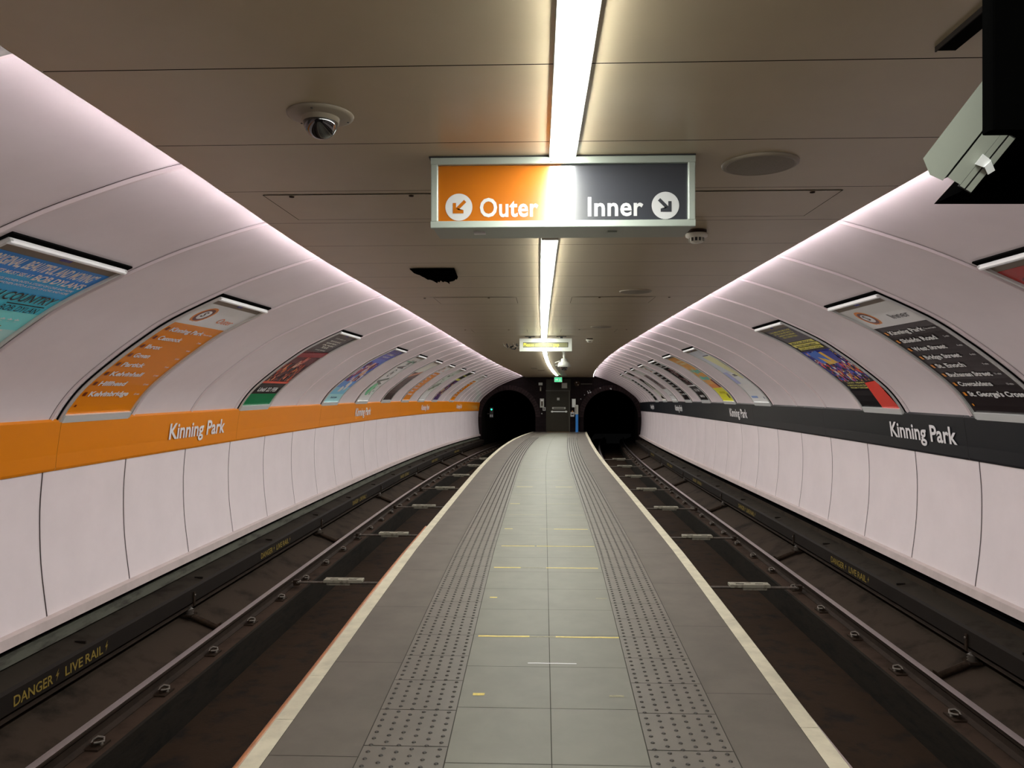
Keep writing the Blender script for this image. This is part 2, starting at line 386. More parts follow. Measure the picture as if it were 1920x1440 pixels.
for side, nm in ((-1, 'left'), (1, 'right')):
    sh = .03 if side > 0 else 0
    t = thing('tactile_paving', P(10, side*(tin(10)+.2+sh), 0), 'long band of studded warning tiles along the %s side of the platform' % nm, 'paving')
    a = MB(); lo_ = (lambda s: tin(s)+sh) if side > 0 else (lambda s: -tout(s)); hi_ = (lambda s: tout(s)+sh) if side > 0 else (lambda s: -tin(s))
    strips(a, lo_, hi_, S0, S1, .4, 'tactile', .006, 0, (3.93-S0) % .4)
    a.build('tiles', parent=t)
    a = MB(); s = .6; row = 0
    while s < 30:
        for k in range(6):
            if 1:
                u = lo_(s)+.035+.0665*k; n = 8 if s < 9 else 5; z = P(s+(.033 if k % 2 else 0), u, 0); R = .0115; h = .005
                vs = [z+Vector((R*math.cos(6.2832*i/n), R*math.sin(6.2832*i/n), .0005)) for i in range(n)]+[z+Vector((R*.6*math.cos(6.2832*i/n), R*.6*math.sin(6.2832*i/n), h)) for i in range(n)]
                a.add(vs, [(i, (i+1) % n, n+(i+1) % n, n+i) for i in range(n)]+[tuple(range(n, 2*n))], 'blister')
        s += .0667
    o = a.build('studs', parent=t, label='dark studs', kind='stuff')
    # pale coping stones with the rusty brackets under them
    t = thing('platform_edge', P(10, side*wl(10), 0), 'pale coping stones along the %s edge of the platform' % nm, 'platform edge')
    a = MB(); ed = [S0]+[4.37+.58*k for k in range(-16, 57) if S0+.1 < 4.37+.58*k < S1]+[S1]
    for p, q in zip(ed, ed[1:]):
        a.sweep(lambda s: [(side*(wl(s)-.10), .001), (side*(wl(s)-.008), .001), (side*wl(s), -.007), (side*wl(s), -.05), (side*(wl(s)-.17), -.09)], [p+.0015, q-.0015], 'coping')
    a.build('coping', parent=t)
    for k in range(44):
        s = 2.2+.62*k+random.uniform(-.12, .12)
        q = MB(); L = random.uniform(.05, .12); c_ = P(s, side*(wl(s)+.004), -.085)
        q.box(c_, (.05, L, .03), 'rust', Matrix.Rotation(random.uniform(-.25, .25), 3, 'Z')); q.lathe(c_+Vector((side*.01, L*.2, 0)), [(0, .032), (.012, .03), (.014, .015), (.014, -.02)], 'rust', 6)
        q.lathe(c_+Vector((side*.008, -L*.3, .0)), [(0, .026), (.011, .025), (.012, -.02)], 'rust', 6)
        q.build('bracket', parent=t)
m = MB(); m.tube([P(s, -(wl(s)+.022), -.035-.004*math.sin(s*1.7)) for s in frange(S0+.2, 9.3, .35)], .020, 'copper_pipe', 10)
m.build('pipe', label='orange-brown pipe running along the left platform edge', cat='pipe')

# ------------------------------------------------------------------ track beds
def rail_profile(u, v): # v = top of head
    h = [(-.033, 0), (-.035, -.012), (-.032, -.03), (-.009, -.04), (-.009, -.105), (-.055, -.12), (-.055, -.128), (.055, -.128), (.055, -.12), (.009, -.105), (.009, -.04), (.032, -.03), (.035, -.012), (.033, 0)]
    return [(u+a, v+b) for a, b in h]
RV = -.74
ordn = ['nearest', 'second nearest', 'third nearest', 'fourth nearest', 'fifth nearest', 'sixth nearest', 'seventh nearest', 'eighth nearest', 'ninth nearest']
T1 = S1+17
clip = None
for side, nm in ((-1, 'left'), (1, 'right')):
    b = MB(); S = frange(S0, T1, 1.0)
    b.sweep([(side*x, v) for x, v in ((1.1, -1.2), (1.7, -1.21), (2.4, -1.2), (3.08, -1.2))], S, 'track_dirt')
    b.sweep([(side*3.08, -1.2), (side*3.085, -.885), (side*3.10, -.87)], S, 'plinth_side')
    b.sweep([(side*3.10, -.87), (side*3.46, -.868)], S, 'plinth')
    b.sweep([(side*3.46, -.868), (side*3.98, -.66), (side*4.05, -.35)], S, 'slope_concrete')
    b.sweep([(side*4.05, -.30), (side*3.995, -.30), (side*3.985, -.245), (side*3.93, -.24)], S, 'black_gap')
    if side < 0: b.sweep([(side*4.05, -.235), (side*3.985, -.24), (side*3.93, -.345), (side*4.0, -.36)], frange(S0, S1, 1.0), 'ledge_concrete')
    b.build('floor_track_'+nm, kind='structure')
    # stub walls on the inner rail plinth
    b = MB(); b.sweep([(side*1.3, -1.2), (side*1.3, -.87), (side*2.06, -.87), (side*2.07, -1.2)], frange(S0, T1, 1), 'plinth_side')
    b.build('floor_plinth_'+nm, kind='structure')
    # running rails
    for u, wh in ((3.30, 'outer'), (1.95, 'inner')):
        t = thing('running_rail', P(8, side*u, RV-.128), 'long steel running rail with a polished top, %s rail of the %s track' % (wh, nm), 'rail')
        m = MB(); pr = rail_profile(side*u, RV); SS = frange(S0, T1, .8)
        m.sweep(pr, SS, ['rail_steel']*(len(pr)-1), smooth=False); m.sweep([pr[0], pr[-1]], SS, 'rail_head'); m.sweep([pr[1], pr[0]], SS, 'rail_steel')
        m.build('rail', parent=t)
        if wh == 'outer':
            if clip is None:
                q = MB(); q.box((0, 0, .006), (.30, .16, .022), 'rust'); 
                for sg in (-1, 1):
                    q.box((sg*.095, 0, .03), (.03, .09, .04), 'rust')
                    q.tube([(sg*.075, -.04, .04), (sg*.07, -.01, .055), (sg*.09, .02, .065), (sg*.125, .04, .05), (sg*.14, .01, .035), (sg*.12, -.03, .045), (sg*.10, -.05, .05)], .009, 'rod_grey', 6)
                    q.lathe((sg*.13, 0, .015), [(0, .03), (.014, .03), (.014, 0)], 'rod_grey', 6)
                clip = q.build('rail_fastening', parent=t, origin=(0, 0, 0)); base = clip
            for k in range(36):
                s = 5.25+.935*k if side < 0 else 5.0+.935*k
                if k == 0 and base is not None and base.parent == t: o = base
                else: o = clip.copy(); SC.collection.objects.link(o); o.parent = t
                o.location = P(s, side*u, RV-.133)-t.location
    # tie rods with pale insulating blocks
    for k in range(7):
        s = (9.55 if side < 0 else 9.5)+3.2*k+(.2 if k > 4 else 0); t = thing('tie_rod', P(s, side*2.5, -.8), 'steel tie rod with pale insulating block across the %s track, %s to the viewer' % (nm, ordn[k]), 'tie rod', 'tie rods across the %s track' % nm)
        m = MB(); m.tube([P(s, side*1.98, -.80), P(s, side*2.5, -.80), P(s, side*3.26, -.80)], .017, 'rod_grey', 8); m.build('rod', parent=t)
        m = MB(); m.rbox(P(s, side*2.58, -.768), (.50, .13, .038), 'insulator_pale', .008); m.rbox(P(s, side*2.64, -.80), (.30, .10, .04), 'insulator_pale', .008)
        for d in (-.12, 0.12): m.box(P(s-.02, side*(2.58+d), -.7475), (.10, .012, .004), 'dark_board')
        m.build('insulating_block', parent=t)
        m = MB(); m.box(P(s, side*3.195, -.80), (.07, .07, .07), 'rust'); m.tube([P(s-.05, side*3.17, -.79), P(s+.05, side*3.17, -.79)], .016, 'rod_grey', 6); m.build('end_clamp', parent=t)
    # protective board over the live rail
    t = thing('live_rail_board', P(8, side*3.75, -.45), 'dark board with yellow danger lettering over the live rail beside the %s wall' % nm, 'board')
    m = MB(); pr = [(side*3.72, -.565), (side*3.715, -.42), (side*3.74, -.40), (side*3.955, -.365), (side*3.955, -.385), (side*3.75, -.42), (side*3.745, -.565)]
    m.sweep(pr, frange(S0, S1, 1), ['dark_board', 'dark_board', 'board_top', 'board_top', 'dark_board', 'dark_board'])
    for k in range(17): m.box(P(1.8+2.1*k, side*3.80, -.382), (.09, .014, .02), 'dark_board')
    brd = m.build('cover', parent=t)
    m = MB(); m.sweep(rail_profile(side*3.80, -.50), frange(S0, S1, 1.5), 'rail_steel'); m.build('conductor_rail', parent=t)
    for yc in ((5.62, 10.2, 14.9, 19.6, 24.3, 29.0) if side < 0 else (4.7, 9.3, 13.9, 18.4, 22.9, 27.5)):
        for txt, off, lw in (('DANGER', -.30, .42), ('LIVE', .165, .22), ('RAIL', .43, .24)):
            q = MB(); vs, fs = text2d(txt, .105, .014, 1, align='CENTER'); kx = lw/(2*max(v[0] for v in vs))
            q.add([P(yc+(x*kx+off)*(1 if side < 0 else -1), side*(3.7175-.003), -.535+y) for x, y in vs], fs, 'danger_yellow')
            q.build('danger_lettering', parent=brd, label='yellow stencilled lettering')
        for off in (-.04, .60):     # lightning flash
            q = MB(); z = [(.02, .085), (-.02, .035), (.0, .035), (-.012, -.005), (.022, .05), (.003, .05)]
            q.add([P(yc+(a+off)*(1 if side < 0 else -1), side*3.7145, -.53+b_) for a, b_ in z], [(0, 1, 2, 5), (2, 3, 4, 5)], 'danger_yellow')
            q.build('lightning_mark', parent=brd, label='yellow lightning mark')
    for k in range(6):
        s = (7.8 if side < 0 else 6.7)+4.55*k; t = thing('conductor_bracket', P(s, side*3.7, -.66), 'ribbed insulator on a steel arm beside the %s live rail, %s to the viewer' % (nm, ordn[k]), 'bracket', 'live rail supports on the %s side' % nm)
        m = MB(); m.tube([P(s, side*3.40, -.80), P(s, side*3.47, -.83), P(s, side*3.74, -.715), P(s, side*3.80, -.69)], .034, 'rust', 6); m.box(P(s, side*3.76, -.70), (.11, .13, .02), 'rust'); m.build('arm', parent=t)
        m = MB(); m.lathe(P(s, side*3.76, -.70), [(.03, 0), (.045, .01), (.03, .022), (.045, .034), (.03, .046), (.045, .058), (.028, .07), (.02, .085), (.0, .085)], 'ceramic', 12); m.build('insulator', parent=t)
        m = MB(); m.box(P(s, side*3.708, -.53), (.012, .03, .15), 'rust'); m.lathe(P(s, side*3.70, -.49), [(0, -.006*side), (.012, -.006*side), (.012, 0)], 'rod_grey', 8, 'X'); m.build('strap', parent=t)

# ------------------------------------------------------------------ posters
FQ0, FQ1 = .015, 1.725     # poster frame along the arc
def wp(side, s, q, off):
    u, v = arc(q, off); return P(s, side*u, v)
class Sheet:
    def __init__(s, side, s0, wdt, q0, q1):
        s.mb = MB(); s.side = side; s.a0 = s0; s.w = wdt; s.q0 = q0; s.q1 = q1; s.lay = 0
    def pt(s, a, b, off):    # a 0..1 left to right, b 0..1 bottom to top as read
        aa = a if s.side < 0 else 1-a
        return wp(s.side, s.a0+aa*s.w, s.q0+b*(s.q1-s.q0), off)
    def off(s): s.lay += 1; return .0145+.0006*min(s.lay, 9)
    def rect(s, a0, b0, a1, b1, m, off=None):
        off = off or s.off(); n = max(1, int((b1-b0)/.05)); vs = []
        for i in range(n+1):
            b = b0+(b1-b0)*i/n; vs += [s.pt(a0, b, off), s.pt(a1, b, off)]
        s.mb.add(vs, [(2*i, 2*i+1, 2*i+3, 2*i+2) for i in range(n)], m)
    def poly(s, pts, m, off=None):
        off = off or s.off(); s.mb.add([s.pt(a, b, off) for a, b in pts], [tuple(range(len(pts)))], m)
    def ell(s, ca, cb, ra, m, asp=1.0, n=20, off=None):
        H = s.q1-s.q0; rb = ra*s.w/H*asp
        s.poly([(ca+ra*math.cos(2*math.pi*i/n), cb+rb*math.sin(2*math.pi*i/n)) for i in range(n)], m, off)
    def text(s, txt, a, b, h, m, width=None, bold=.01, align='LEFT', shear=0):
        H = s.q1-s.q0; vs, fs = text2d(txt, h/.72, bold, 1, shear=shear, align=align)
        if not vs: return
        w = max(v[0] for v in vs)-min(v[0] for v in vs); kx = (width*s.w/w) if width else 1.0; off = s.off()
        s.mb.add([s.pt(a+x*kx/s.w, b+y/H, off) for x, y in vs], fs, m)
    def blobs(s, n, a0, b0, a1, b1, r0, r1, pal, asp=1.0):
        for i in range(n):
            ca, cb = random.uniform(a0, a1), random.uniform(b0, b1); r = random.uniform(r0, r1); k = random.randint(4, 7); H = s.q1-s.q0
            t0 = random.random()*6; off = .0155+.0004*random.random()*8
            pts = []
            for j in range(k):
                rr = r*random.uniform(.5, 1.1); t = t0+6.283*j/k
                pts.append((min(a1, max(a0, ca+rr*math.cos(t))), min(b1, max(b0, cb+rr*math.sin(t)*s.w/H*asp))))
            s.poly(pts, random.choice(pal), off)
def roundel(sh, ca, cb, r, dark):
    sh.ell(ca, cb, r, pm(215, 110, 30)); sh.ell(ca, cb, r*.80, pm(90, 40, 25)); sh.ell(ca, cb, r*.56, pm(225, 222, 215))
    sh.text('S', ca-.01, cb-.018, r*.62, pm(60, 45, 45), align='CENTER', bold=.03)
def art_list(sh, kind):
    outer = kind == 'outer'; bg = pm(200, 112, 18) if outer else pm(44, 36, 38); wh = pm(214, 214, 208); tx = pm(226, 220, 215)
    sh.rect(0, 0, 1, .775, bg, .0145); sh.rect(0, .775, 1, 1, wh, .0145)
    roundel(sh, .24, .885, .13, 0)
    sh.text('Outer' if outer else 'Inner', .60, .835, .085, pm(190, 95, 30) if outer else pm(50, 45, 48), width=.30, bold=0)
    names = ['Kinning Park', 'Cessnock', 'Ibrox', 'Govan', 'Partick', 'Kelvinhall', 'Hillhead', 'Kelvinbridge'] if outer else ['Kinning Park', 'Shields Road', 'West Street', 'Bridge Street', 'St. Enoch', 'Buchanan Street', 'Cowcaddens', "St. George's Cross"]
    tm = ['You are here', '2 min', '4 min', '6 min', '9 min', '11 min', '13 min', '15 min']
    for i, nme in enumerate(names):
        b = .70-.082*i
        sh.rect(.06, b-.002, .10, b+.026, pm(95, 35, 10) if outer else pm(215, 120, 40))
        sh.text(nme, .14, b-.004, .056, tx, width=.050*len(nme)*(.88 if len(nme) > 12 else 1), bold=.036)
        sh.text(tm[i], .93, b+.002, .024, tx, align='RIGHT', bold=.012)
    b = .70-.082*8; sh.rect(.06, b+.004, .085, b+.02, pm(95, 35, 10) if outer else pm(215, 120, 40))
def art_country(sh):
    cols = [(228, 190, 90), (222, 204, 130), (206, 214, 160), (180, 216, 186), (150, 206, 190), (110, 190, 196), (66, 170, 200), (34, 140, 200), (24, 110, 185)]
    for i, cc in enumerate(cols): sh.rect(0, i/9, 1, (i+1)/9, pm(*cc), .0145)
    B = lambda b: 1-(1-b)*.72
    w = pm(214, 226, 232); k = pm(28, 30, 30)
    sh.text('"ORIGINAL, BEAUTIFUL AND MOVING"', .5, B(.90), .085, w, width=.90, bold=.03, align='CENTER')
    sh.text('AN ABSOLUTE MUST SEE AT', .04, B(.835), .035, w, width=.46, bold=.02); sh.text("BOB DYLAN'S", .52, B(.825), .06, w, width=.45, bold=.03)
    for j in range(2): sh.text('THE GREATEST SONGS WOVEN INTO A STORY OF LOVE AND HOPE', .5, B(.785-.03*j), .022, w, width=.9, align='CENTER')
    sh.text('GIRL FROM THE', .08, B(.735), .028, k, width=.3, bold=.01)
    sh.text('NORTH COUNTRY', .20, B(.63), .085, k, width=.76, bold=.012); sh.rect(.05, B(.605), .34, B(.605)+.006, k); sh.rect(.62, B(.605), .95, B(.605)+.006, k)
    sh.text('McPHERSON', .14, B(.545), .055, k, width=.36, bold=.0); sh.text('BOB DYLAN', .62, B(.545), .055, k, width=.32, bold=.0)
    for j, x in enumerate((.62, .60, .58)): sh.text('* * * * *', x, B(.43-.10*j), .06, w, width=.28, bold=.03); sh.rect(x+.08, B(.41-.10*j), x+.2, B(.41-.10*j)+.006, pm(120, 100, 50))
    sh.ell(.28, .40, .13, pm(38, 22, 20), 1.2); sh.poly([(.16, .36), (.40, .38), (.44, .22), (.5, .0), (.04, .0), (.10, .2)], pm(190, 70, 30)); sh.ell(.24, .38, .08, pm(220, 110, 70), 1.4); sh.ell(.27, .47, .10, pm(30, 18, 18), .8)
def art_redcrowd(sh):
    sh.rect(0, 0, 1, .12, pm(15, 100, 60), .0145); sh.rect(0, .12, 1, .25, pm(22, 20, 20), .0145); sh.rect(0, .25, 1, .70, pm(82, 26, 30), .0145); sh.rect(0, .70, 1, 1, pm(36, 22, 24), .0145)
    w = pm(210, 190, 180); sh.text('DAVID HARROWER', .5, .93, .03, w, width=.5, align='CENTER')
    for i in range(3): sh.text('THE BOOK'[i*3:]+' MUSIC', .5, .88-.035*i, .032, w, width=.5, align='CENTER', bold=.03)
    sh.text('TOUR', .5, .77, .045, w, width=.3, align='CENTER', bold=.03); sh.text('AWARD WINNING', .5, .73, .025, w, width=.45, align='CENTER')
    sh.poly([(0, .66), (1, .72), (1, .64), (0, .60)], pm(120, 35, 40)); 
    sh.blobs(110, .05, .27, .95, .52, .02, .06, [pm(60, 18, 18), pm(150, 60, 40), pm(40, 14, 16), pm(200, 110, 70), pm(105, 40, 30), pm(30, 15, 15)], 1.4)
    sh.blobs(20, .40, .42, .62, .62, .03, .06, [pm(210, 150, 130), pm(170, 90, 80), pm(90, 40, 40)], 1.6)
    sh.rect(.0, .25, 1, .275, pm(190, 70, 50)); sh.text('Until 22 FEB', .5, .15, .075, pm(235, 235, 230), width=.7, align='CENTER', bold=.03)
def art_blue(sh):
    for i, cc in enumerate([(140, 185, 225), (110, 165, 215), (80, 130, 205), (55, 60, 150), (60, 40, 130), (70, 60, 150), (60, 90, 180), (45, 60, 160), (40, 40, 130)]): sh.rect(0, i/9, 1, (i+1)/9, pm(*cc), .0145)
    sh.blobs(50, .08, .33, .92, .70, .04, .13, [pm(190, 170, 190), pm(130, 60, 80), pm(200, 190, 200), pm(90, 30, 60), pm(60, 120, 200), pm(200, 150, 120)], 1.3)
    sh.blobs(14, .4, .15, .8, .35, .04, .09, [pm(220, 215, 220), pm(190, 195, 215)], 1.4); sh.text('SUMMER', .5, .88, .05, pm(200, 215, 240), width=.5, align='CENTER'); sh.text('HOLIDAY', .5, .82, .05, pm(200, 215, 240), width=.5, align='CENTER'); sh.text('book now', .5, .05, .05, pm(40, 40, 90), width=.4, align='CENTER')
def art_sketch(sh):
    sh.rect(0, 0, 1, 1, pm(196, 214, 204), .0145); sh.rect(0, 0, 1, .16, pm(216, 226, 220), .015)
    sh.rect(.05, .86, .95, .90, pm(110, 150, 130)); sh.blobs(10, .2, .80, .9, .93, .04, .12, [pm(110, 140, 130), pm(60, 70, 66)]); sh.poly([(.15, .72), (.85, .80), (.7, .74), (.85, .70), (.3, .69)], pm(70, 74, 76))
    sh.ell(.45, .58, .16, pm(90, 100, 96), .9); sh.ell(.45, .58, .12, pm(196, 214, 204), .9); sh.ell(.45, .58, .06, pm(60, 66, 66)); sh.poly([(.1, .40), (.85, .48), (.9, .44), (.4, .38), (.8, .33), (.6, .31), (.15, .37)], pm(84, 96, 90))
    sh.ell(.4, .22, .2, pm(100, 170, 130)); sh.ell(.4, .22, .12, pm(180, 210, 190)); sh.blobs(20, .5, .1, .95, .35, .02, .05, [pm(140, 190, 160), pm(90, 130, 110)])
def art_brown(sh):
    sh.rect(0, 0, 1, .68, pm(84, 62, 60), .0145); sh.rect(0, .68, 1, 1, pm(196, 192, 182), .0145); sh.rect(0, 0, 1, .5, pm(66, 50, 50), .015); sh.poly([(0, .6), (1, .74), (1, .66), (0, .52)], pm(170, 120, 100))
def art_tree(sh):
    sh.rect(0, 0, 1, 1, pm(176, 184, 176), .0145); sh.rect(0, 0, 1, .22, pm(190, 206, 200), .015); sh.blobs(26, .1, .3, .9, .85, .04, .12, [pm(96, 104, 90), pm(120, 130, 116), pm(70, 76, 70)], .6); sh.poly([(.1, .28), (.9, .52), (.95, .48), (.2, .24)], pm(64, 78, 60))
def art_purple(sh):
    sh.rect(0, 0, 1, 1, pm(70, 48, 90), .0145); sh.rect(0, .72, 1, 1, pm(64, 62, 50), .015); sh.blobs(40, .05, .1, .95, .6, .04, .12, [pm(120, 80, 140), pm(60, 30, 50), pm(190, 160, 120), pm(90, 40, 50)]); sh.rect(.1, .66, .9, .74, pm(200, 190, 90)); sh.text('THEATRE', .5, .85, .06, pm(200, 190, 90), width=.7, align='CENTER', bold=.03)
def art_panto(sh):
    sh.rect(0, 0, 1, 1, pm(22, 20, 34), .0145); y = pm(196, 184, 84); sh.rect(0, .34, 1, .66, pm(34, 38, 110), .0148)
    for i, t in enumerate(('THE NUMBER ONE FAMILY SHOW', 'OF THE YEAR RETURNS TO', 'GLASGOW THIS CHRISTMAS', 'BOOK YOUR SEATS TODAY')): sh.text(t, .5, .955-.03*i, .034, y, width=.74-.08*i, align='CENTER', bold=.012)
    sh.blobs(40, .06, .5, .94, .65, .015, .05, [pm(60, 90, 190), pm(200, 150, 60), pm(150, 110, 190), pm(30, 30, 80), pm(214, 190, 110)], 1.2)
    sh.rect(.1, .77, .9, .80, y); sh.rect(.08, .725, .92, .762, y); sh.rect(.12, .685, .88, .718, y)
    for t, b in (('MAGICAL MUSICAL', .775), ('ENTERTAINMENT', .73), ('LIVE ON STAGE', .69)): sh.text(t, .5, b, .03, pm(60, 50, 20), width=.66, align='CENTER', bold=.01)
    sh.poly([(.14, .63), (.5, .66), (.55, .5), (.2, .5)], pm(50, 90, 170)); sh.poly([(.6, .65), (.9, .63), (.8, .5), (.66, .5)], pm(40, 50, 130)); sh.poly([(.3, .62), (.6, .64), (.7, .5), (.35, .48)], pm(200, 150, 60)); sh.ell(.48, .56, .12, pm(214, 190, 110))
    sh.blobs(300, .04, .27, .96, .55, .012, .045, [pm(190, 60, 40), pm(215, 200, 190), pm(60, 80, 170), pm(30, 22, 50), pm(190, 130, 70), pm(110, 60, 140), pm(20, 18, 30), pm(140, 40, 60)], 1.3)
    for t, b, wd in (('LION  HEART', .245, .5), ('A SPECTACULAR SEASON', .215, .66), ('FROM 7 DECEMBER', .188, .6)): sh.text(t, .42, b, .026, y, width=wd, align='CENTER', bold=.012)
    sh.rect(0, 0, 1, .17, pm(20, 20, 26)); sh.text('SEC ARMADILLO', .3, .12, .026, pm(220, 220, 220), width=.42, align='CENTER', bold=.012); sh.text('TICKETS 0844 395', .3, .085, .026, pm(220, 220, 220), width=.42, align='CENTER', bold=.012)
    sh.poly([(.66, .25), (1, .27), (1, 0), (.56, 0)], pm(190, 60, 50)); sh.blobs(18, .66, .02, .98, .2, .02, .07, [pm(222, 180, 90), pm(214, 100, 60), pm(160, 30, 40)]); sh.text('BOOK NOW', .3, .03, .04, pm(235, 235, 235), width=.42, align='CENTER', bold=.02)
def art_paleblue(sh):
    sh.rect(0, 0, 1, .28, pm(206, 210, 220), .0145); sh.rect(0, .28, 1, .5, pm(188, 192, 212), .0145); sh.rect(0, .5, 1, 1, pm(176, 182, 194), .0145); sh.poly([(.35, .86), (1, .86), (1, .42), (.8, .38)], pm(206, 208, 150))
    for b in (.87, .68, .46, .44): sh.rect(.45, b, .9, b+.012, pm(70, 60, 60))
    sh.rect(.0, .3, .3, .52, pm(150, 155, 200)); sh.text('e', .84, .05, .07, pm(40, 60, 90), bold=.02); sh.rect(.1, .06, .5, .09, pm(120, 140, 180))
def art_teal(sh):
    sh.rect(0, 0, 1, 1, pm(214, 140, 78), .0145); sh.rect(0, 0, 1, .24, pm(214, 190, 50), .015); sh.rect(0, .24, 1, .32, pm(214, 120, 60), .015); sh.rect(.2, .80, .8, .84, pm(226, 170, 120)); sh.rect(.2, .87, .8, .90, pm(226, 170, 120))
    sh.text('Wonderful', .5, .58, .14, pm(70, 170, 164), width=.9, align='CENTER', bold=.03); sh.text('Winter', .5, .42, .14, pm(70, 170, 164), width=.7, align='CENTER', bold=.03); sh.blobs(14, .1, .38, .9, .74, .03, .08, [pm(90, 190, 170), pm(226, 160, 100)]); sh.text('subway', .5, .14, .06, pm(150, 130, 30), width=.5, align='CENTER'); sh.rect(.75, .26, .95, .42, pm(90, 30, 30)); sh.ell(.8, .09, .07, pm(90, 80, 60))
def art_black(sh):
    sh.rect(0, 0, 1, 1, pm(34, 30, 32), .0145); w = pm(206, 204, 200); sh.rect(.1, .80, .9, .97, w); sh.rect(.15, .82, .85, .95, pm(34, 30, 32)); sh.text('LIVE', .5, .85, .09, w, width=.6, align='CENTER', bold=.03)
    sh.blobs(60, .05, .33, .95, .76, .03, .09, [pm(90, 30, 34), pm(120, 90, 90), pm(60, 22, 26), pm(170, 150, 150), pm(30, 24, 28)]); sh.rect(0, .30, 1, .33, w); sh.text('ON TOUR', .5, .18, .09, w, width=.6, align='CENTER', bold=.03); sh.text('MARCH', .5, .06, .07, w, width=.5, align='CENTER', bold=.03)
def art_grey(sh):
    sh.rect(0, 0, 1, .3, pm(200, 198, 198), .0145); sh.rect(0, .3, 1, .78, pm(120, 106, 106), .0145); sh.rect(0, .78, 1, 1, pm(186, 186, 182), .0145); sh.blobs(30, .1, .35, .9, .75, .04, .12, [pm(70, 58, 60), pm(90, 80, 80), pm(150, 136, 140)]); sh.rect(.1, .1, .8, .14, pm(160, 160, 160))
def art_figure(sh):
    sh.rect(0, 0, 1, 1, pm(56, 34, 36), .0145); sh.rect(0, 0, 1, .32, pm(196, 188, 180), .0148); sh.rect(0, .72, 1, .86, pm(150, 130, 132)); sh.poly([(.2, .2), (.5, .6), (.7, .62), (.62, .3), (.8, .1)], pm(206, 196, 180)); sh.poly([(.1, .05), (.5, .14), (.9, .03)], pm(60, 40, 40))
def art_red(sh):
    sh.rect(0, 0, 1, 1, pm(150, 40, 36), .0145); sh.blobs(30, .05, .3, .95, .95, .06, .2, [pm(176, 56, 46), pm(120, 28, 30), pm(90, 22, 26)])
def poster(side, k, art, lab):
    s0 = seam(k)+.09; wd = 1.03
    t = thing('poster_panel', wp(side, s0+wd/2, FQ0, .02), lab, 'poster', 'framed posters on the %s wall' % ('left' if side < 0 else 'right'))
    fr = MB(); q0, q1 = FQ0, FQ1
    def bar(sa, sb, qa, qb, m, h0=.0, h1=.028, n=24):
        n = max(1, int((qb-qa)/.06)); prf = []
        vs = []; 
        for i in range(n+1):
            q = qa+(qb-qa)*i/n
            for s_, h in ((sa, h0), (sa+.004, h1), (sb-.004, h1), (sb, h0)): vs.append(wp(side, s_, q, h))
        fr.add(vs, [(4*i+j, 4*i+j+1, 4*i+j+5, 4*i+j+4) for i in range(n) for j in range(3)], m)
        fr.add(vs[:4], [(0, 1, 2, 3)], m); fr.add(vs[-4:], [(0, 1, 2, 3)], m)
    bar(s0-.012, s0, q0, q1+.02, 'black_gap', 0, .012); bar(s0+wd, s0+wd+.008, q0, q1+.02, 'black_gap', 0, .012)  # black bars paint in the shadow gap round the frame
    bar(s0-.012, s0+wd+.008, q1, q1+.035, 'black_gap', 0, .012)
    bar(s0, s0+.03, q0, q1, 'aluminium'); bar(s0+wd-.03, s0+wd, q0, q1, 'aluminium')
    vs = []
    for s_ in (s0+.012, s0+wd-.012):
        for i in range(7):
            t_ = math.pi*i/6; vs.append(wp(side, s_, q1-.018-.019*math.cos(t_), .012+.026*math.sin(t_)))
    fr.add(vs, [(i, i+1, 8+i, 7+i) for i in range(6)]+[tuple(range(7)), tuple(range(7, 14))], 'bar_metal')
    bar(s0+.03, s0+wd-.03, q0, q0+.07, 'bar_metal', 0, .034)
    bar(s0, s0+wd, q0-.012, q0, 'black_gap', 0, .012)
    fr.build('frame', parent=t)
    hd = MB(); hh = MB()
    def strip_(mb, sa, sb, qa, qb, off, m):
        n = 3; vs = []
        for i in range(n+1): vs += [wp(side, sa, qa+(qb-qa)*i/n, off), wp(side, sb, qa+(qb-qa)*i/n, off)]
        mb.add(vs, [(2*i, 2*i+1, 2*i+3, 2*i+2) for i in range(n)], m)
    strip_(hd, s0+.03, s0+wd-.03, q1-.12, q1-.03, .013, 'beige_plate')
    hd.build('header', parent=t)
    strip_(hh, s0+wd*.46, s0+wd*.55, q1-.075, q1-.038, .016, pm(50, 48, 130)); hh.build('tag', parent=t, label='small blue tag')
    sh = Sheet(side, s0+.03, wd-.06, q0+.07, q1-.105 if art not in (art_black, art_redcrowd, art_blue) else q1-.06)
    art(sh) if not isinstance(art, tuple) else art[0](sh, art[1])
    sh.mb.build('sheet', parent=t)
LP = [(-2, art_country, 'sky-blue and sand coloured show poster with a face, nearest on the left wall'),
      (0, (art_list, 'outer'), 'large orange list of stations headed Outer, nearest of its kind on the left wall'),
      (3, art_redcrowd, 'dark red theatre poster with a crowd and a green foot'),
      (6, art_blue, 'purple and sky-blue poster with bright figures on the left wall'),
      (8, art_sketch, 'pale green poster with grey sketches on the left wall'),
      (10, art_brown, 'dark brown poster with a cream top on the left wall'),
      (12, (art_list, 'outer'), 'orange list of stations, middle one of three on the left wall'),
      (14, art_tree, 'pale grey-green poster between the orange list and the purple poster'),
      (16, art_purple, 'dark purple poster with a yellow heading far along the left wall'),
      (19, (art_list, 'outer'), 'small farthest orange list of stations on the left wall')]
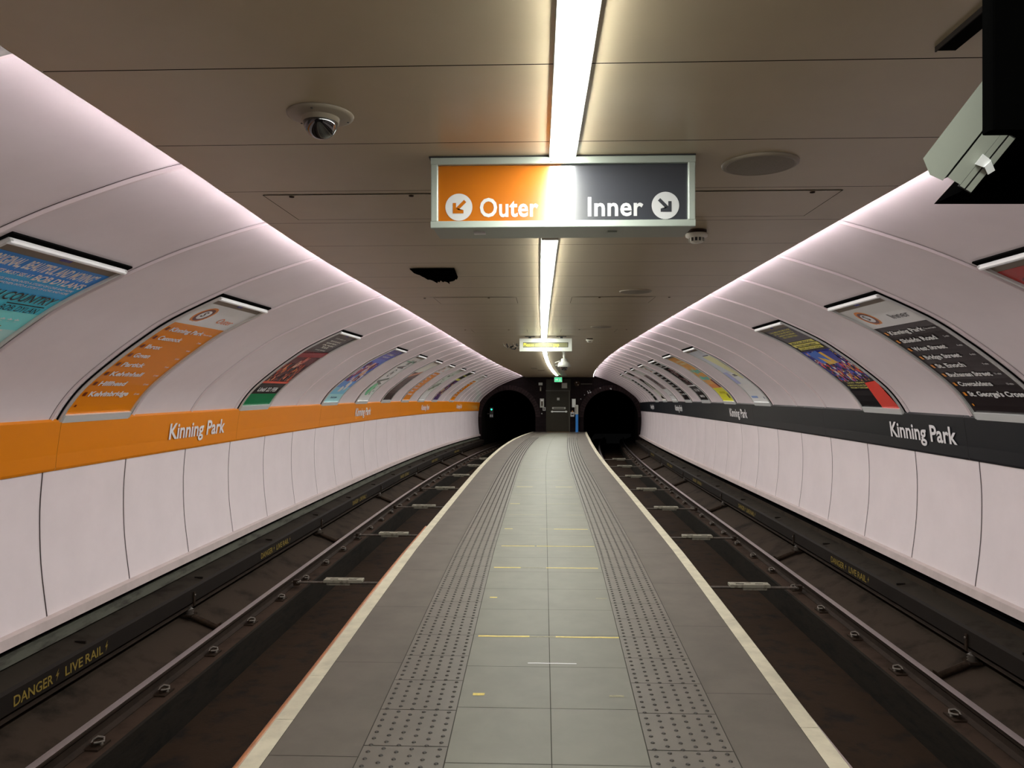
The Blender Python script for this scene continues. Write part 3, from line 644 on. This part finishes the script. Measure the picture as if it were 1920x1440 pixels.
RP = [(-2, art_red, 'red poster cut off by the right edge of the picture'),
      (0, (art_list, 'inner'), 'large black list of stations headed Inner, nearest of its kind on the right wall'),
      (2, art_panto, 'dark blue and yellow pantomime poster beside the large black station list'),
      (6, art_paleblue, 'pale blue and white poster on the right wall'),
      (8, art_teal, 'orange poster with teal script and a yellow foot'),
      (10, art_black, 'black poster with white boxed lettering on the right wall'),
      (12, (art_list, 'inner'), 'black list of stations with white head, middle one of three on the right wall'),
      (14, art_grey, 'grey poster with a white foot far along the right wall'),
      (16, art_figure, 'dark poster with a pale figure far along the right wall'),
      (18, (art_list, 'inner'), 'small farthest black list of stations on the right wall')]
for k, a, l in LP: poster(-1, k, a, l)
for k, a, l in RP: poster(1, k, a, l)

# ------------------------------------------------------------------ hanging direction sign
t = thing('direction_sign', P(3.2, .08, CZ), 'long box sign under the ceiling reading Outer on orange and Inner on dark grey', 'sign')
RZ = Matrix.Identity(3); sy = 3.18; x0, x1, z0, z1 = -.482, .637, 2.378, 2.678
xc, zc, sw, sh_ = (x0+x1)/2, (z0+z1)/2, x1-x0, z1-z0
m = MB(); m.box((xc, sy+.125, zc), (sw-.01, .23, sh_-.01), 'sign_frame'); m.box((xc-.003, sy+.10, z1+.008), (sw+.012, .22, .014), 'dark_plastic')
m.box((xc-.36, sy+.1, z0+.003), (.05, .03, .012), 'lettering_white'); m.box((xc+.22, sy+.1, z0+.003), (.04, .03, .01), 'sign_frame'); m.build('case', parent=t)
m = MB(); fw = .03
for (ax, az, bx, bz) in ((x0, z0, x1, z0+fw), (x0, z1-fw, x1, z1), (x0, z0+fw, x0+fw, z1-fw), (x1-fw, z0+fw, x1, z1-fw)):
    m.rbox(((ax+bx)/2, sy-.003, (az+bz)/2), (bx-ax, .028, bz-az), 'sign_frame', .004, axis='X' if bx-ax > bz-az else 'Z')
m.build('frame', parent=t)
m = MB(); y = sy+.004; xm = xc-.005
m.quad((x0+.02, y, z0+.02), (xm, y, z0+.02), (xm, y, z1-.02), (x0+.02, y, z1-.02), 'sign_orange')
m.quad((xm, y, z0+.02), (x1-.02, y, z0+.02), (x1-.02, y, z1-.02), (xm, y, z1-.02), 'sign_grey')
face = m.build('face', parent=t)
m = MB(); y = sy+.0025
def disc(mb, cx_, cz_, r, m_, y): mb.add([(cx_+r*math.cos(2*math.pi*i/40), y, cz_+r*math.sin(2*math.pi*i/40)) for i in range(40)], [tuple(range(40))], m_)
def arrow(mb, cx_, cz_, sg, y, m_):
    def R(a, b): return (cx_+sg*a, y, cz_+b)
    mb.add([R(.026, -.027), R(.026, .018), R(.012, .018), R(.012, -.003), R(-.022, .031), R(-.032, .021), R(.002, -.013), R(-.02, -.013), R(-.02, -.027)], [(0, 1, 2, 3, 7, 8), (3, 4, 5, 6), (3, 6, 7)], m_)
for cx_, sg, mm in ((x0+.118, -1, 'sign_orange'), (x1-.123, 1, 'sign_grey')):
    m = MB(); disc(m, cx_, z0+.093, .058, 'sign_white', y); arrow(m, cx_, z0+.093, sg, y-.001, mm)
    m.build('arrow_roundel', parent=face)
for txt, xx, wd in (('Outer', x0+.208, .250), ('Inner', x0+.668, .235)):
    vs, fs = text2d(txt, .112, .022, 1, space=1.04); kx = wd/max(v[0] for v in vs)
    m = MB(); m.add([(xx+a*kx, y, z0+.052+b) for a, b in vs], fs, 'sign_white'); m.build('lettering', parent=face)

# yellow message display
s = 13.72; t = thing('message_display', P(s, 0, CZ), 'white hanging train display with glowing yellow text in the middle of the ceiling', 'display')
c0 = P(s, .03, 2.53); 
m = MB(); m.box(c0+Vector((0, .07, 0)), (.96, .14, .235), 'led_frame'); 
for a in (-1, 1): m.box(c0+Vector((a*.448, -.008, 0)), (.064, .02, .235), 'led_frame')
for a in (-1, 1): m.box(c0+Vector((0, -.008, a*.082)), (.832, .02, .071), 'led_frame')
m.build('case', parent=t)
m = MB(); m.box(c0+Vector((0, -.001, 0)), (.83, .006, .094), 'dark_plastic'); m.box(c0+Vector((0, -.003, 0)), (.805, .005, .074), 'led_back'); sc = m.build('screen', parent=t)
m = MB()
for txt, xx, wd in (('Please', -.405, .19), ('mind the gap', -.185, .43)):
    vs, fs = text2d(txt, .10, .006, 1, space=1.08); kx = wd/max(v[0] for v in vs); m.add([(c0.x+xx+a*kx, c0.y-.0065, c0.z-.028+b*.9) for a, b in vs], fs, 'led_yellow')
m.build('message', parent=sc, label='glowing yellow text')
m = MB()
for a in (-.29, .29): m.box(c0+Vector((a, .05, .135)), (.05, .05, .05), 'dark_plastic'); m.box(c0+Vector((a, .05, .155)), (.18, .08, .01), 'dark_plastic')
m.build('hanger', parent=t)

# dome camera, ceiling speakers, smoke detectors
t = thing('dome_camera', P(2.67, -.807, CZ), 'dark glass dome camera on a round plate in the ceiling, upper left', 'camera')
p = P(2.67, -.807, CZ)
m = MB(); m.lathe(p, [(.119, -.001), (.117, -.007), (.105, -.011), (.07, -.013), (.066, -.014), (.066, -.03), (.06, -.03)], 'beige_plate', 40)
for a in (.5, 2.6, 4.7): m.lathe(p+Vector((.1*math.cos(a), .1*math.sin(a), -.012)), [(0, -.002), (.004, -.002), (.004, 0)], 'dark_plastic', 8)
m.build('plate', parent=t)
m = MB(); m.lathe(p+Vector((0, 0, -.026)), [(.062*math.cos(a), -.062*math.sin(a)) for a in [i*math.pi/2/10 for i in range(11)]], 'glass_dark', 32); m.build('dome', parent=t)
for i, (s, u, lab) in enumerate(((3.32, .95, 'large round ceiling speaker grille right of the Outer and Inner sign'), (7.62, .93, 'round ceiling speaker beyond the smoke detector, second from the viewer'), (11.8, .90, 'farthest round ceiling speaker, before the yellow display'))):
    t = thing('ceiling_speaker', P(s, u, CZ), lab, 'speaker', 'round ceiling speakers'); p = P(s, u, CZ)
    m = MB(); m.lathe(p, [(.165, -.0005), (.163, -.008), (.152, -.012), (.143, -.010)], 'beige_plate', 48); m.build('rim', parent=t)
    m = MB(); m.lathe(p, [(.144, -.010), (.10, -.0125), (.0005, -.0135)], 'speaker_mesh', 48); m.build('grille', parent=t)
for s, u, lab in ((4.72, .957, 'smoke detector hanging below the right end of the hanging sign'), (14.3, .87, 'small far smoke detector right of the yellow display')):
    t = thing('smoke_detector', P(s, u, CZ), lab, 'smoke detector', 'smoke detectors'); p = P(s, u, CZ)
    m = MB(); m.lathe(p, [(.062, 0), (.062, -.018), (.054, -.02)], 'rust', 28); m.lathe(p, [(.055, -.019), (.07, -.022), (.068, -.040), (.05, -.05)], 'detector_white', 28); m.build('base', parent=t)
    m = MB(); m.lathe(p, [(.045, -.048), (.04, -.072)], 'dark_plastic', 20); m.lathe(p, [(.042, -.070), (.034, -.078), (.0005, -.080)], 'detector_white', 20)
    for i in range(12):
        a = 6.283*i/12; m.box(p+Vector((.046*math.cos(a), .046*math.sin(a), -.06)), (.008, .008, .024), 'detector_white', Matrix.Rotation(a, 3, 'Z'))
    m.build('chamber', parent=t)
# access hatches
hat = [(3.77, .38, 'near'), (8.07, .30, 'middle'), (12.25, .28, 'far')]
for i, (s, u0, nm) in enumerate(hat):
    for side, sn in ((-1, 'left'), (1, 'right')):
        u1 = 1.44 if side < 0 else 1.49; t = thing('access_hatch', P(s+.28, side*(u0+u1)/2, CZ), 'flush hatch with a dark outline in the ceiling, %s one on the %s' % (nm, sn), 'hatch', 'ceiling hatches')
        m = MB(); L = .565; z = CZ-.002; a, b = side*u0, side*u1
        if i: b = side*1.2
        m.sweep([(a, z), (b, z)], [s+.008, s+L], 'ceiling_metal')
        m.build('panel', parent=t)
        g = MB(); w_ = .005; lo_, hi_ = min(a, b), max(a, b)
        g.sweep([(lo_, z-.0004), (hi_, z-.0004)], [s, s+w_*1.6], 'black_gap'); g.sweep([(lo_, z-.0004), (hi_, z-.0004)], [s+L-w_, s+L], 'black_gap')
        for e in ((lo_, lo_+w_*.8), (hi_-w_*.8, hi_)): g.sweep([(e[0], z-.0004), (e[1], z-.0004)], [s, s+L], 'black_gap')
        g.build('outline', parent=t)
        for e in (.14, (u1-u0)-.3):
            g = MB(); g.lathe(P(s+.035, side*(u1-e), z), [(.0005, -.006), (.012, -.005), (.014, 0)], 'rust', 10); g.build('lock', parent=t)
# torn black plastic hanging from holes
def ragged(cx_, s0, w, l, lab, seed):
    random.seed(seed); t = MB(); n = 26; N_ = n+1; top = []; bot = []
    for i in range(n+1):
        a = i/n; e = .22+.5*min(1, a*3)+.28*math.sin(a*3.0)-.25*max(0, a-.88)/.12
        top.append(P(s0, cx_-w/2+w*a, CZ-.006)); bot.append(P(s0+l*e+(.10 if i % 4 == 1 else 0)*random.uniform(.3, 1)+random.uniform(-.02, .02), cx_-w/2+.012+w*a*.95, CZ-.012-.02*random.random()))
    lo = [v-Vector((0, 0, .004)) for v in top+bot]; k = 2*N_
    t.add(top+bot+lo, [(i, i+1, N_+i+1, N_+i) for i in range(n)]+[(k+i, k+i+1, k+N_+i+1, k+N_+i) for i in range(n)]+[(N_+i, N_+i+1, k+N_+i+1, k+N_+i) for i in range(n)]+[(i, i+1, k+i+1, k+i) for i in range(n)], 'black_matte')
    o = t.build('plastic_sheet', label=lab, cat='torn plastic'); random.seed(seed+1); return o
ragged(-.92, 6.10, .37, .62, 'torn black plastic covering a gap in the ceiling, left of the light line', 3)
t = thing('loose_cable', P(15.4, -.7, CZ), 'ragged dark loose cables hanging left of the yellow display', 'cable')
for j in range(6):
    m = MB(); x = -.86+.07*j; a = 15.6+.1*(j % 3); m.tube([P(a, x, CZ), P(a, x+.03, CZ-.06-.02*(j % 3)), P(a+.05, x+.1, CZ-.11+.03*(j % 2)), P(a, x+.16, CZ-.03)], .016, 'dark_plastic' if j % 3 else 'beige_plate', 6); m.build('strand', parent=t)
for k, (s, u, lab) in enumerate(((28.0, -.62, 'dark vent slot in the far ceiling, left one of two'), (29.6, -.46, 'dark vent slot in the far ceiling, right one of two'))):
    m = MB(); q = P(s, u-cx(s)*.0, CZ-.006); m.box(q, (.30, .42, .010), 'beige_plate'); 
    for j in range(5): m.box(q+Vector((0, -.16+.08*j, -.006)), (.26, .05, .004), 'black_gap')
    m.build('ceiling_vent', label=lab, cat='vent', group='far ceiling vents')
# channel in the ceiling, upper right
m = MB(); m.box((1.16, .45, CZ-.007), (.058, 3.5, .012), 'black_gap'); m.box((1.132, .45, CZ-.009), (.004, 3.5, .016), 'dark_board'); m.build('ceiling_channel', label='black channel in the ceiling above the dark monitor arm, top right', cat='channel')
# hanging pan-tilt camera
s = 18.6; t = thing('pan_tilt_camera', P(s, .48, CZ), 'white hanging camera with a skirted hood behind the yellow display', 'camera'); p = P(s, .48, CZ)
m = MB(); m.lathe(p, [(.05, 0), (.05, -.02), (.028, -.022), (.028, -.17), (.06, -.18)], 'white_plastic', 14); m.build('stem', parent=t)
m = MB(); m.lathe(p, [(.06, -.17), (.075, -.19), (.08, -.25), (.13, -.26), (.15, -.30), (.165, -.375), (.14, -.38), (.0005, -.38)], 'white_plastic', 18); m.box(p+Vector((-.17, 0, -.25)), (.14, .04, .02), 'white_plastic', Matrix.Rotation(-.3, 3, 'Y')); m.build('hood', parent=t)
m = MB(); m.lathe(p, [(.085, -.375), (.085, -.42), (.06, -.46), (.0005, -.475)], 'glass_dark', 18); m.build('lens', parent=t)
s = 30; m = MB(); m.sweep([(.20, CZ), (.20, CZ-.03), (.44, CZ-.03), (.44, CZ)], [25.5, 30, 34.5], 'white_plastic', caps=True); m.build('cable_tray', label='pale flat cable tray along the far ceiling behind the hanging camera', cat='cable tray')

# ------------------------------------------------------------------ monitor housing, top right, close to the viewer
cr_ = Matrix.Rotation(math.radians(2.0), 3, 'Z')
def CP_(px, py, d):     # a point of the place seen at (px, py) at distance d, used only to size this bracket
    return Vector((0, 0, HC))+cr_ @ Vector(((px-971)/1400*d, d, -(py-722)/1400*d))
t = thing('platform_monitor', (.95, 1.25, CZ), 'grey housing with latches on a black arm, hanging top right close to the viewer', 'monitor')
O = CP_(1731, 297, 1.25); az = (O-Vector((0, 0, HC))).normalized()
ax = CP_(1868, 118, 1.25)-O; ax = (ax-az*ax.dot(az)).normalized()
ay = CP_(1809, 357, 1.25)-O; ay = ay-az*ay.dot(az); ay = (ay-ax*ay.dot(ax)).normalized()
def HP(a, b, c_): return O+ax*a+ay*b+az*c_
m = MB(); Lh = .25
def prism(mb, pts, c0_, c1_, m_):
    n = len(pts); mb.add([HP(a, b, c0_) for a, b in pts]+[HP(a, b, c1_) for a, b in pts], [tuple(range(n)), tuple(range(n, 2*n))[::-1]]+[(i, (i+1) % n, n+(i+1) % n, n+i) for i in range(n)], m_)
prism(m, [(0, 0), (Lh, 0), (Lh, .047), (-.014, .047), (-.016, .025)], 0, .12, 'monitor_grey')
prism(m, [(Lh, .0475), (-.010, .0475), (-.006, .050), (Lh, .050)], .006, .12, 'black_gloss')
prism(m, [(Lh, .050), (-.006, .050), (-.006, .073), (Lh, .073)], .0, .12, 'monitor_grey')
m.build('housing', parent=t)
m = MB(); prism(m, [(-.008, .0735), (.088, .0735), (.088, .082), (-.008, .082)], -.001, .03, 'monitor_grey'); prism(m, [(-.008, .0845), (.088, .0845), (.088, .094), (-.008, .094)], -.001, .03, 'monitor_grey')
prism(m, [(-.010, .0725), (.09, .0725), (.09, .0945), (-.01, .0945)], .002, .03, 'black_gloss'); m.build('latch_panel', parent=t, label='slotted latch panel')
m = MB(); prism(m, [(.030, .070), (.048, .070), (.046, .086), (.032, .084)], -.012, -.002, 'bar_metal'); prism(m, [(.033, .084), (.045, .086), (.036, .10), (.026, .096)], -.018, -.004, 'bar_metal'); m.build('latch', parent=t, label='bright metal latch')
m = MB(); a = CP_(1812, 357, 1.3); b = CP_(1990, 200, 1.3)
m.add([CP_(1806, 357, 1.33), CP_(1990, 357, 1.33), CP_(1990, 200, 1.33), CP_(1872, 200, 1.33), CP_(1872, 285, 1.33)]+[CP_(1806, 357, 1.33)+Vector((0, .1, 0)), CP_(1990, 357, 1.33)+Vector((0, .1, 0)), CP_(1990, 200, 1.33)+Vector((0, .1, 0)), CP_(1872, 200, 1.33)+Vector((0, .1, 0)), CP_(1872, 285, 1.33)+Vector((0, .1, 0))],
      [(0, 1, 2, 3, 4), (9, 8, 7, 6, 5), (0, 5, 6, 1), (1, 6, 7, 2), (2, 7, 8, 3), (3, 8, 9, 4), (4, 9, 5, 0)], 'black_matte'); m.build('screen_back', parent=t)
m = MB(); p0 = CP_(1858, 243, 1.02); zb = p0.z; m.rbox((p0.x+.15, p0.y+.012, (zb+CZ)/2), (.30, .024, CZ-zb), 'black_matte', .006, axis='Z'); m.build('arm', parent=t)  # black colour stands in for the arm's underexposed silhouette
m = MB(); m.rbox((p0.x+.27, p0.y+.20, zb+.03), (.05, .37, .06), 'black_matte', .006); m.build('crosspiece', parent=t)

# ------------------------------------------------------------------ end wall with the two tunnel mouths
YE = S1+.02
AC = 2.515; AR = 1.33; SP = .72      # arch centre, radius, springing height
def EP(u, v, y=YE): return Vector((cx(S1)+u, y, v+dz(S1)))
w = MB(); top = 2.95; bot = -1.3
for sg in (-1, 1):
    n = 28; th = [math.pi*i/n for i in range(n+1)]
    arcp = [(sg*AC+AR*math.cos(t), SP+AR*math.sin(t)) for t in th]
    for (a, b) in zip(arcp, arcp[1:]):
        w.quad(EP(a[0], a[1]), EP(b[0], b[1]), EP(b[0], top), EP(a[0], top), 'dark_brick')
    outer = sg*4.4; e = sg*(AC+AR); w.quad(EP(e, bot), EP(outer, bot), EP(outer, top), EP(e, top), 'dark_brick')
    # brick ring
    for k in range(34):
        t0 = math.pi*k/34+.008; t1 = math.pi*(k+1)/34-.008
        q = [(sg*AC+r_*math.cos(t), SP+r_*math.sin(t)) for r_, t in ((AR+.02, t0), (AR+.25, t0), (AR+.25, t1), (AR+.02, t1))]
        f_ = [EP(x, z, YE-.02) for x, z in q]; bk = [EP(x, z, YE) for x, z in q]
        w.add(f_+bk, [(0, 1, 2, 3), (0, 4, 5, 1), (1, 5, 6, 2), (2, 6, 7, 3), (3, 7, 4, 0)], 'arch_brick')
    ins = AC-AR
w.quad(EP(-(AC-AR), bot), EP(AC-AR, bot), EP(AC-AR, top), EP(-(AC-AR), top), 'dark_brick')
w.build('wall_end', kind='structure')
for sg, nm in ((-1, 'left'), (1, 'right')):
    w = MB(); th = [math.pi*i/24 for i in range(25)]
    prof = [(sg*AC+AR, -1.25)]+[(sg*AC+AR*math.cos(t), SP+AR*math.sin(t)) for t in th]+[(sg*AC-AR, -1.25)]
    rows = [[EP(u+.0698*(y-YE)+.0016*(y-YE)**2, v, y) for u, v in prof] for y in frange(YE, T1+1, 1.5)]; n = len(prof)
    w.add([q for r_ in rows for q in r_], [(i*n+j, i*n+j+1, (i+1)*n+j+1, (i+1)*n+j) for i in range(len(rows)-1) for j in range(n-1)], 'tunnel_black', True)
    w.add(rows[-1], [tuple(range(n))], 'tunnel_black'); w.build('wall_tunnel_'+nm, kind='structure')

# door and fittings on the end wall
d = MB(); d0, d1 = -.60, .46
d.box(EP((d0+d1)/2, 1.0, YE-.02), (d1-d0, .03, 2.0), 'door_paint'); door = d.build('door_1', kind='structure')
d = MB(); d.box(EP((d0+d1)/2, 2.03, YE-.04), (d1-d0+.14, .07, .06), 'door_frame'); d.box(EP(d0-.03, 1.0, YE-.03), (.06, .06, 2.0), 'door_paint'); d.box(EP(d1+.03, 1.0, YE-.03), (.06, .06, 2.0), 'door_frame'); d.build('door_frame', parent=door)
d = MB(); d.box(EP(-.02, 1.0, YE-.07), (.80, .03, .05), 'aluminium'); 
for a in (-.36, .32): d.box(EP(a, 1.0, YE-.05), (.05, .05, .09), 'aluminium')
d.build('push_bar', parent=door)
d = MB(); d.box(EP(-.03, 1.17, YE-.038), (.66, .006, .10), 'white_plastic'); d.box(EP(-.03, 1.17, YE-.043), (.52, .004, .05), 'exit_green' if False else 'door_frame'); d.build('door_notice', parent=door, label='white strip notice')
d = MB(); d.box(EP(-.06, 1.62, YE-.038), (.12, .006, .12), 'white_plastic'); d.build('door_plaque', parent=door, label='small white plaque')
d = MB(); d.box(EP(-.05, 2.33, YE-.03), (1.2, .05, .52), 'door_paint'); d.build('trim_3', kind='structure')
def wallbox(name, u, v, w_, h_, dp, m_, lab, cat, parts=()):
    t = thing(name, EP(u, v, YE), lab, cat); d = MB(); d.rbox(EP(u, v, YE-dp/2), (w_, dp, h_), m_, .008); d.build('case', parent=t)
    for (pn, pu, pv, pw, ph, pd, pmn) in parts:
        d = MB(); d.rbox(EP(u+pu, v+pv, YE-dp-pd/2), (pw, pd, ph), pmn, .004); d.build(pn, parent=t)
wallbox('control_box', .24, 2.28, .27, .26, .12, 'white_plastic', 'white square box above the right side of the dark door', 'box', (('lid', 0, 0, .22, .2, .01, 'led_frame'),))
wallbox('alarm_sounder', -.93, 2.36, .19, .13, .10, 'white_plastic', 'small white alarm box high on the wall left of the door', 'alarm', (('bracket', 0, -.16, .08, .05, .03, 'rod_grey'), ('horn', 0, -.27, .06, .14, .05, 'insulator_pale')))
wallbox('telephone_box', -.86, 1.42, .20, .44, .10, 'white_plastic', 'white emergency telephone box on the wall left of the door', 'telephone', (('handset', 0, -.03, .06, .22, .04, 'rust'), ('notice', 0, .14, .12, .06, .004, 'lettering_white')))
wallbox('wall_notice', -.755, 1.13, .14, .17, .01, 'sign_white', 'small pale notice below the white telephone box', 'notice', (('panel', .0, .0, .07, .12, .003, 'rod_grey'),))
wallbox('wall_button', -.87, .90, .05, .05, .03, 'white_plastic', 'tiny pale button low on the wall left of the door', 'button', (('cap', 0, 0, .03, .03, .02, 'sign_white'),))
wallbox('grey_cabinet', .70, 1.42, .20, .44, .10, 'rod_grey', 'grey narrow cabinet on the wall right of the door', 'cabinet', (('door', 0, 0, .17, .40, .006, 'aluminium'),))
# sanitiser stand
t = thing('sanitiser_stand', EP(.84, 0, YE-.35), 'blue floor stand with a white dispenser top at the right of the door', 'stand'); q = EP(.84, 0, YE-.35)
m = MB(); m.rbox(q+Vector((0, 0, .45)), (.13, .05, .88), 'blue_paint', .01, axis='Z'); m.build('post', parent=t)
m = MB(); m.rbox(q+Vector((0, 0, .008)), (.26, .24, .014), 'aluminium', .006, axis='Z'); m.build('foot', parent=t)
m = MB(); m.rbox(q+Vector((-.02, 0, 1.11)), (.17, .09, .46), 'white_plastic', .03); m.box(q+Vector((-.05, -.05, 1.1)), (.03, .01, .3), 'rod_grey'); m.build('dispenser', parent=t)
m = MB(); b_ = q+Vector((-.22, -.02, .78)); m.rbox(b_+Vector((0, 0, .1)), (.18, .09, .22), 'sign_white', .02); m.lathe(b_+Vector((0, 0, .2)), [(.05, 0), (.03, .05), (.03, .08), (.0005, .08)], 'mat_orange', 12); m.box(b_+Vector((0, -.047, .1)), (.12, .004, .06), 'grey_enamel'); m.box(b_+Vector((.1, .01, .1)), (.06, .03, .03), 'rod_grey'); m.build('bottle', parent=t, label='white bottle with orange cap')
m = MB(); m.box(EP(-.06, .008, YE-1.0), (1.05, 1.7, .012), 'mat_orange'); 
for k in range(8): m.box(EP(-.06, .0155, YE-1.75+.21*k), (1.0, .03, .004), 'rust')
m.build('door_mat', label='orange-brown mat on the platform in front of the door', cat='mat')
# running-man exit sign
t = thing('exit_sign', P(34.9, .12, CZ), 'small glowing green exit sign hanging at the end of the light line', 'sign'); q = P(34.9, .03, 2.50)
m = MB(); m.box(q, (.36, .05, .23), 'white_plastic'); m.tube([q+Vector((-.12, 0, .11)), q+Vector((-.12, 0, .20))], .008, 'rod_grey', 6); m.tube([q+Vector((.12, 0, .11)), q+Vector((.12, 0, .20))], .008, 'rod_grey', 6); m.build('case', parent=t)
m = MB(); m.box(q+Vector((0, -.027, 0)), (.34, .006, .21), 'exit_green'); fc = m.build('face', parent=t, label='green face')
m = MB(); y = -.0315
def qq(a, b): return q+Vector((a, y, b))
m.add([qq(-.13, -.02), qq(-.05, -.02), qq(-.05, -.05), qq(0, 0), qq(-.05, .05), qq(-.05, .02), qq(-.13, .02)], [(0, 1, 5, 6), (2, 3, 4)], 'sign_white')
m.add([qq(.03, -.08), qq(.06, -.08), qq(.09, -.03), qq(.12, -.07), qq(.14, -.06), qq(.10, .0), qq(.12, .03), qq(.07, .045), qq(.04, .01), qq(.07, -.02)], [tuple(range(10))], 'sign_white'); m.add([qq(.10+.016*math.cos(i), .07+.016*math.sin(i)) for i in range(6)], [tuple(range(6))], 'sign_white'); m.build('pictogram', parent=fc)
# round wall lamp and conduit right of the door
t = thing('wall_lamp', EP(.86, 2.38, YE), 'round brown lamp fitting high on the wall right of the door', 'lamp'); q = EP(.86, 2.38, YE)
m = MB(); m.lathe(q, [(.15, 0), (.15, -.04), (.12, -.07), (.0005, -.08)], 'rust', 20, 'Y'); m.build('body', parent=t)
m = MB(); m.lathe(q+Vector((-.03, -.075, .05)), [(.035, 0), (.03, -.03), (.0005, -.035)], 'chrome', 12, 'Y'); m.lathe(q+Vector((.05, -.075, -.07)), [(.03, 0), (.025, -.03), (.0005, -.035)], 'chrome', 12, 'Y'); m.build('bulb', parent=t)
m = MB(); m.tube([EP(1.05, 2.36, YE-.03), EP(1.6, 2.36, YE-.03)], .02, 'rod_grey', 8); m.build('conduit', label='short grey conduit right of the round brown lamp', cat='conduit')
# paint flecks on the right arch
m = MB()
for (a, b) in ((1.05, 1.62), (1.23, 1.82), (1.42, 1.92), (1.38, 1.99), (1.48, 2.03), (1.52, 1.95), (2.50, 2.14), (2.53, 2.11), (2.0, 2.16)):
    m.box(EP(a, b, YE-.026), (random.uniform(.03, .07), .01, random.uniform(.03, .08)), 'sign_white', Matrix.Rotation(random.uniform(-.6, .6), 3, 'Y'))
m.build('paint_splash', label='pale flecks on the brick ring of the right tunnel mouth', cat='paint flecks', kind='stuff')
# signal in the left tunnel
q = EP(-3.42, 1.05, YE+1.0); t = thing('tunnel_signal', q, 'small signal showing a green light inside the left tunnel', 'signal')
m = MB(); m.rbox(q+Vector((0, 0, -.14)), (.18, .1, .52), 'dark_plastic', .02); m.box(q+Vector((-.14, .02, -.2)), (.16, .03, .04), 'dark_plastic'); m.build('case', parent=t)
m = MB(); m.lathe(q+Vector((0, -.055, .02)), [(.042, 0), (.035, -.015), (.0005, -.02)], 'green_signal', 14, 'Y'); m.build('lens', parent=t, label='green light')
m = MB(); m.box(q+Vector((-.05, -.055, -.3)), (.07, .01, .12), 'sign_white'); m.box(q+Vector((.04, -.055, -.3)), (.07, .01, .12), 'sign_white'); m.build('plate', parent=t, label='pale number plate')
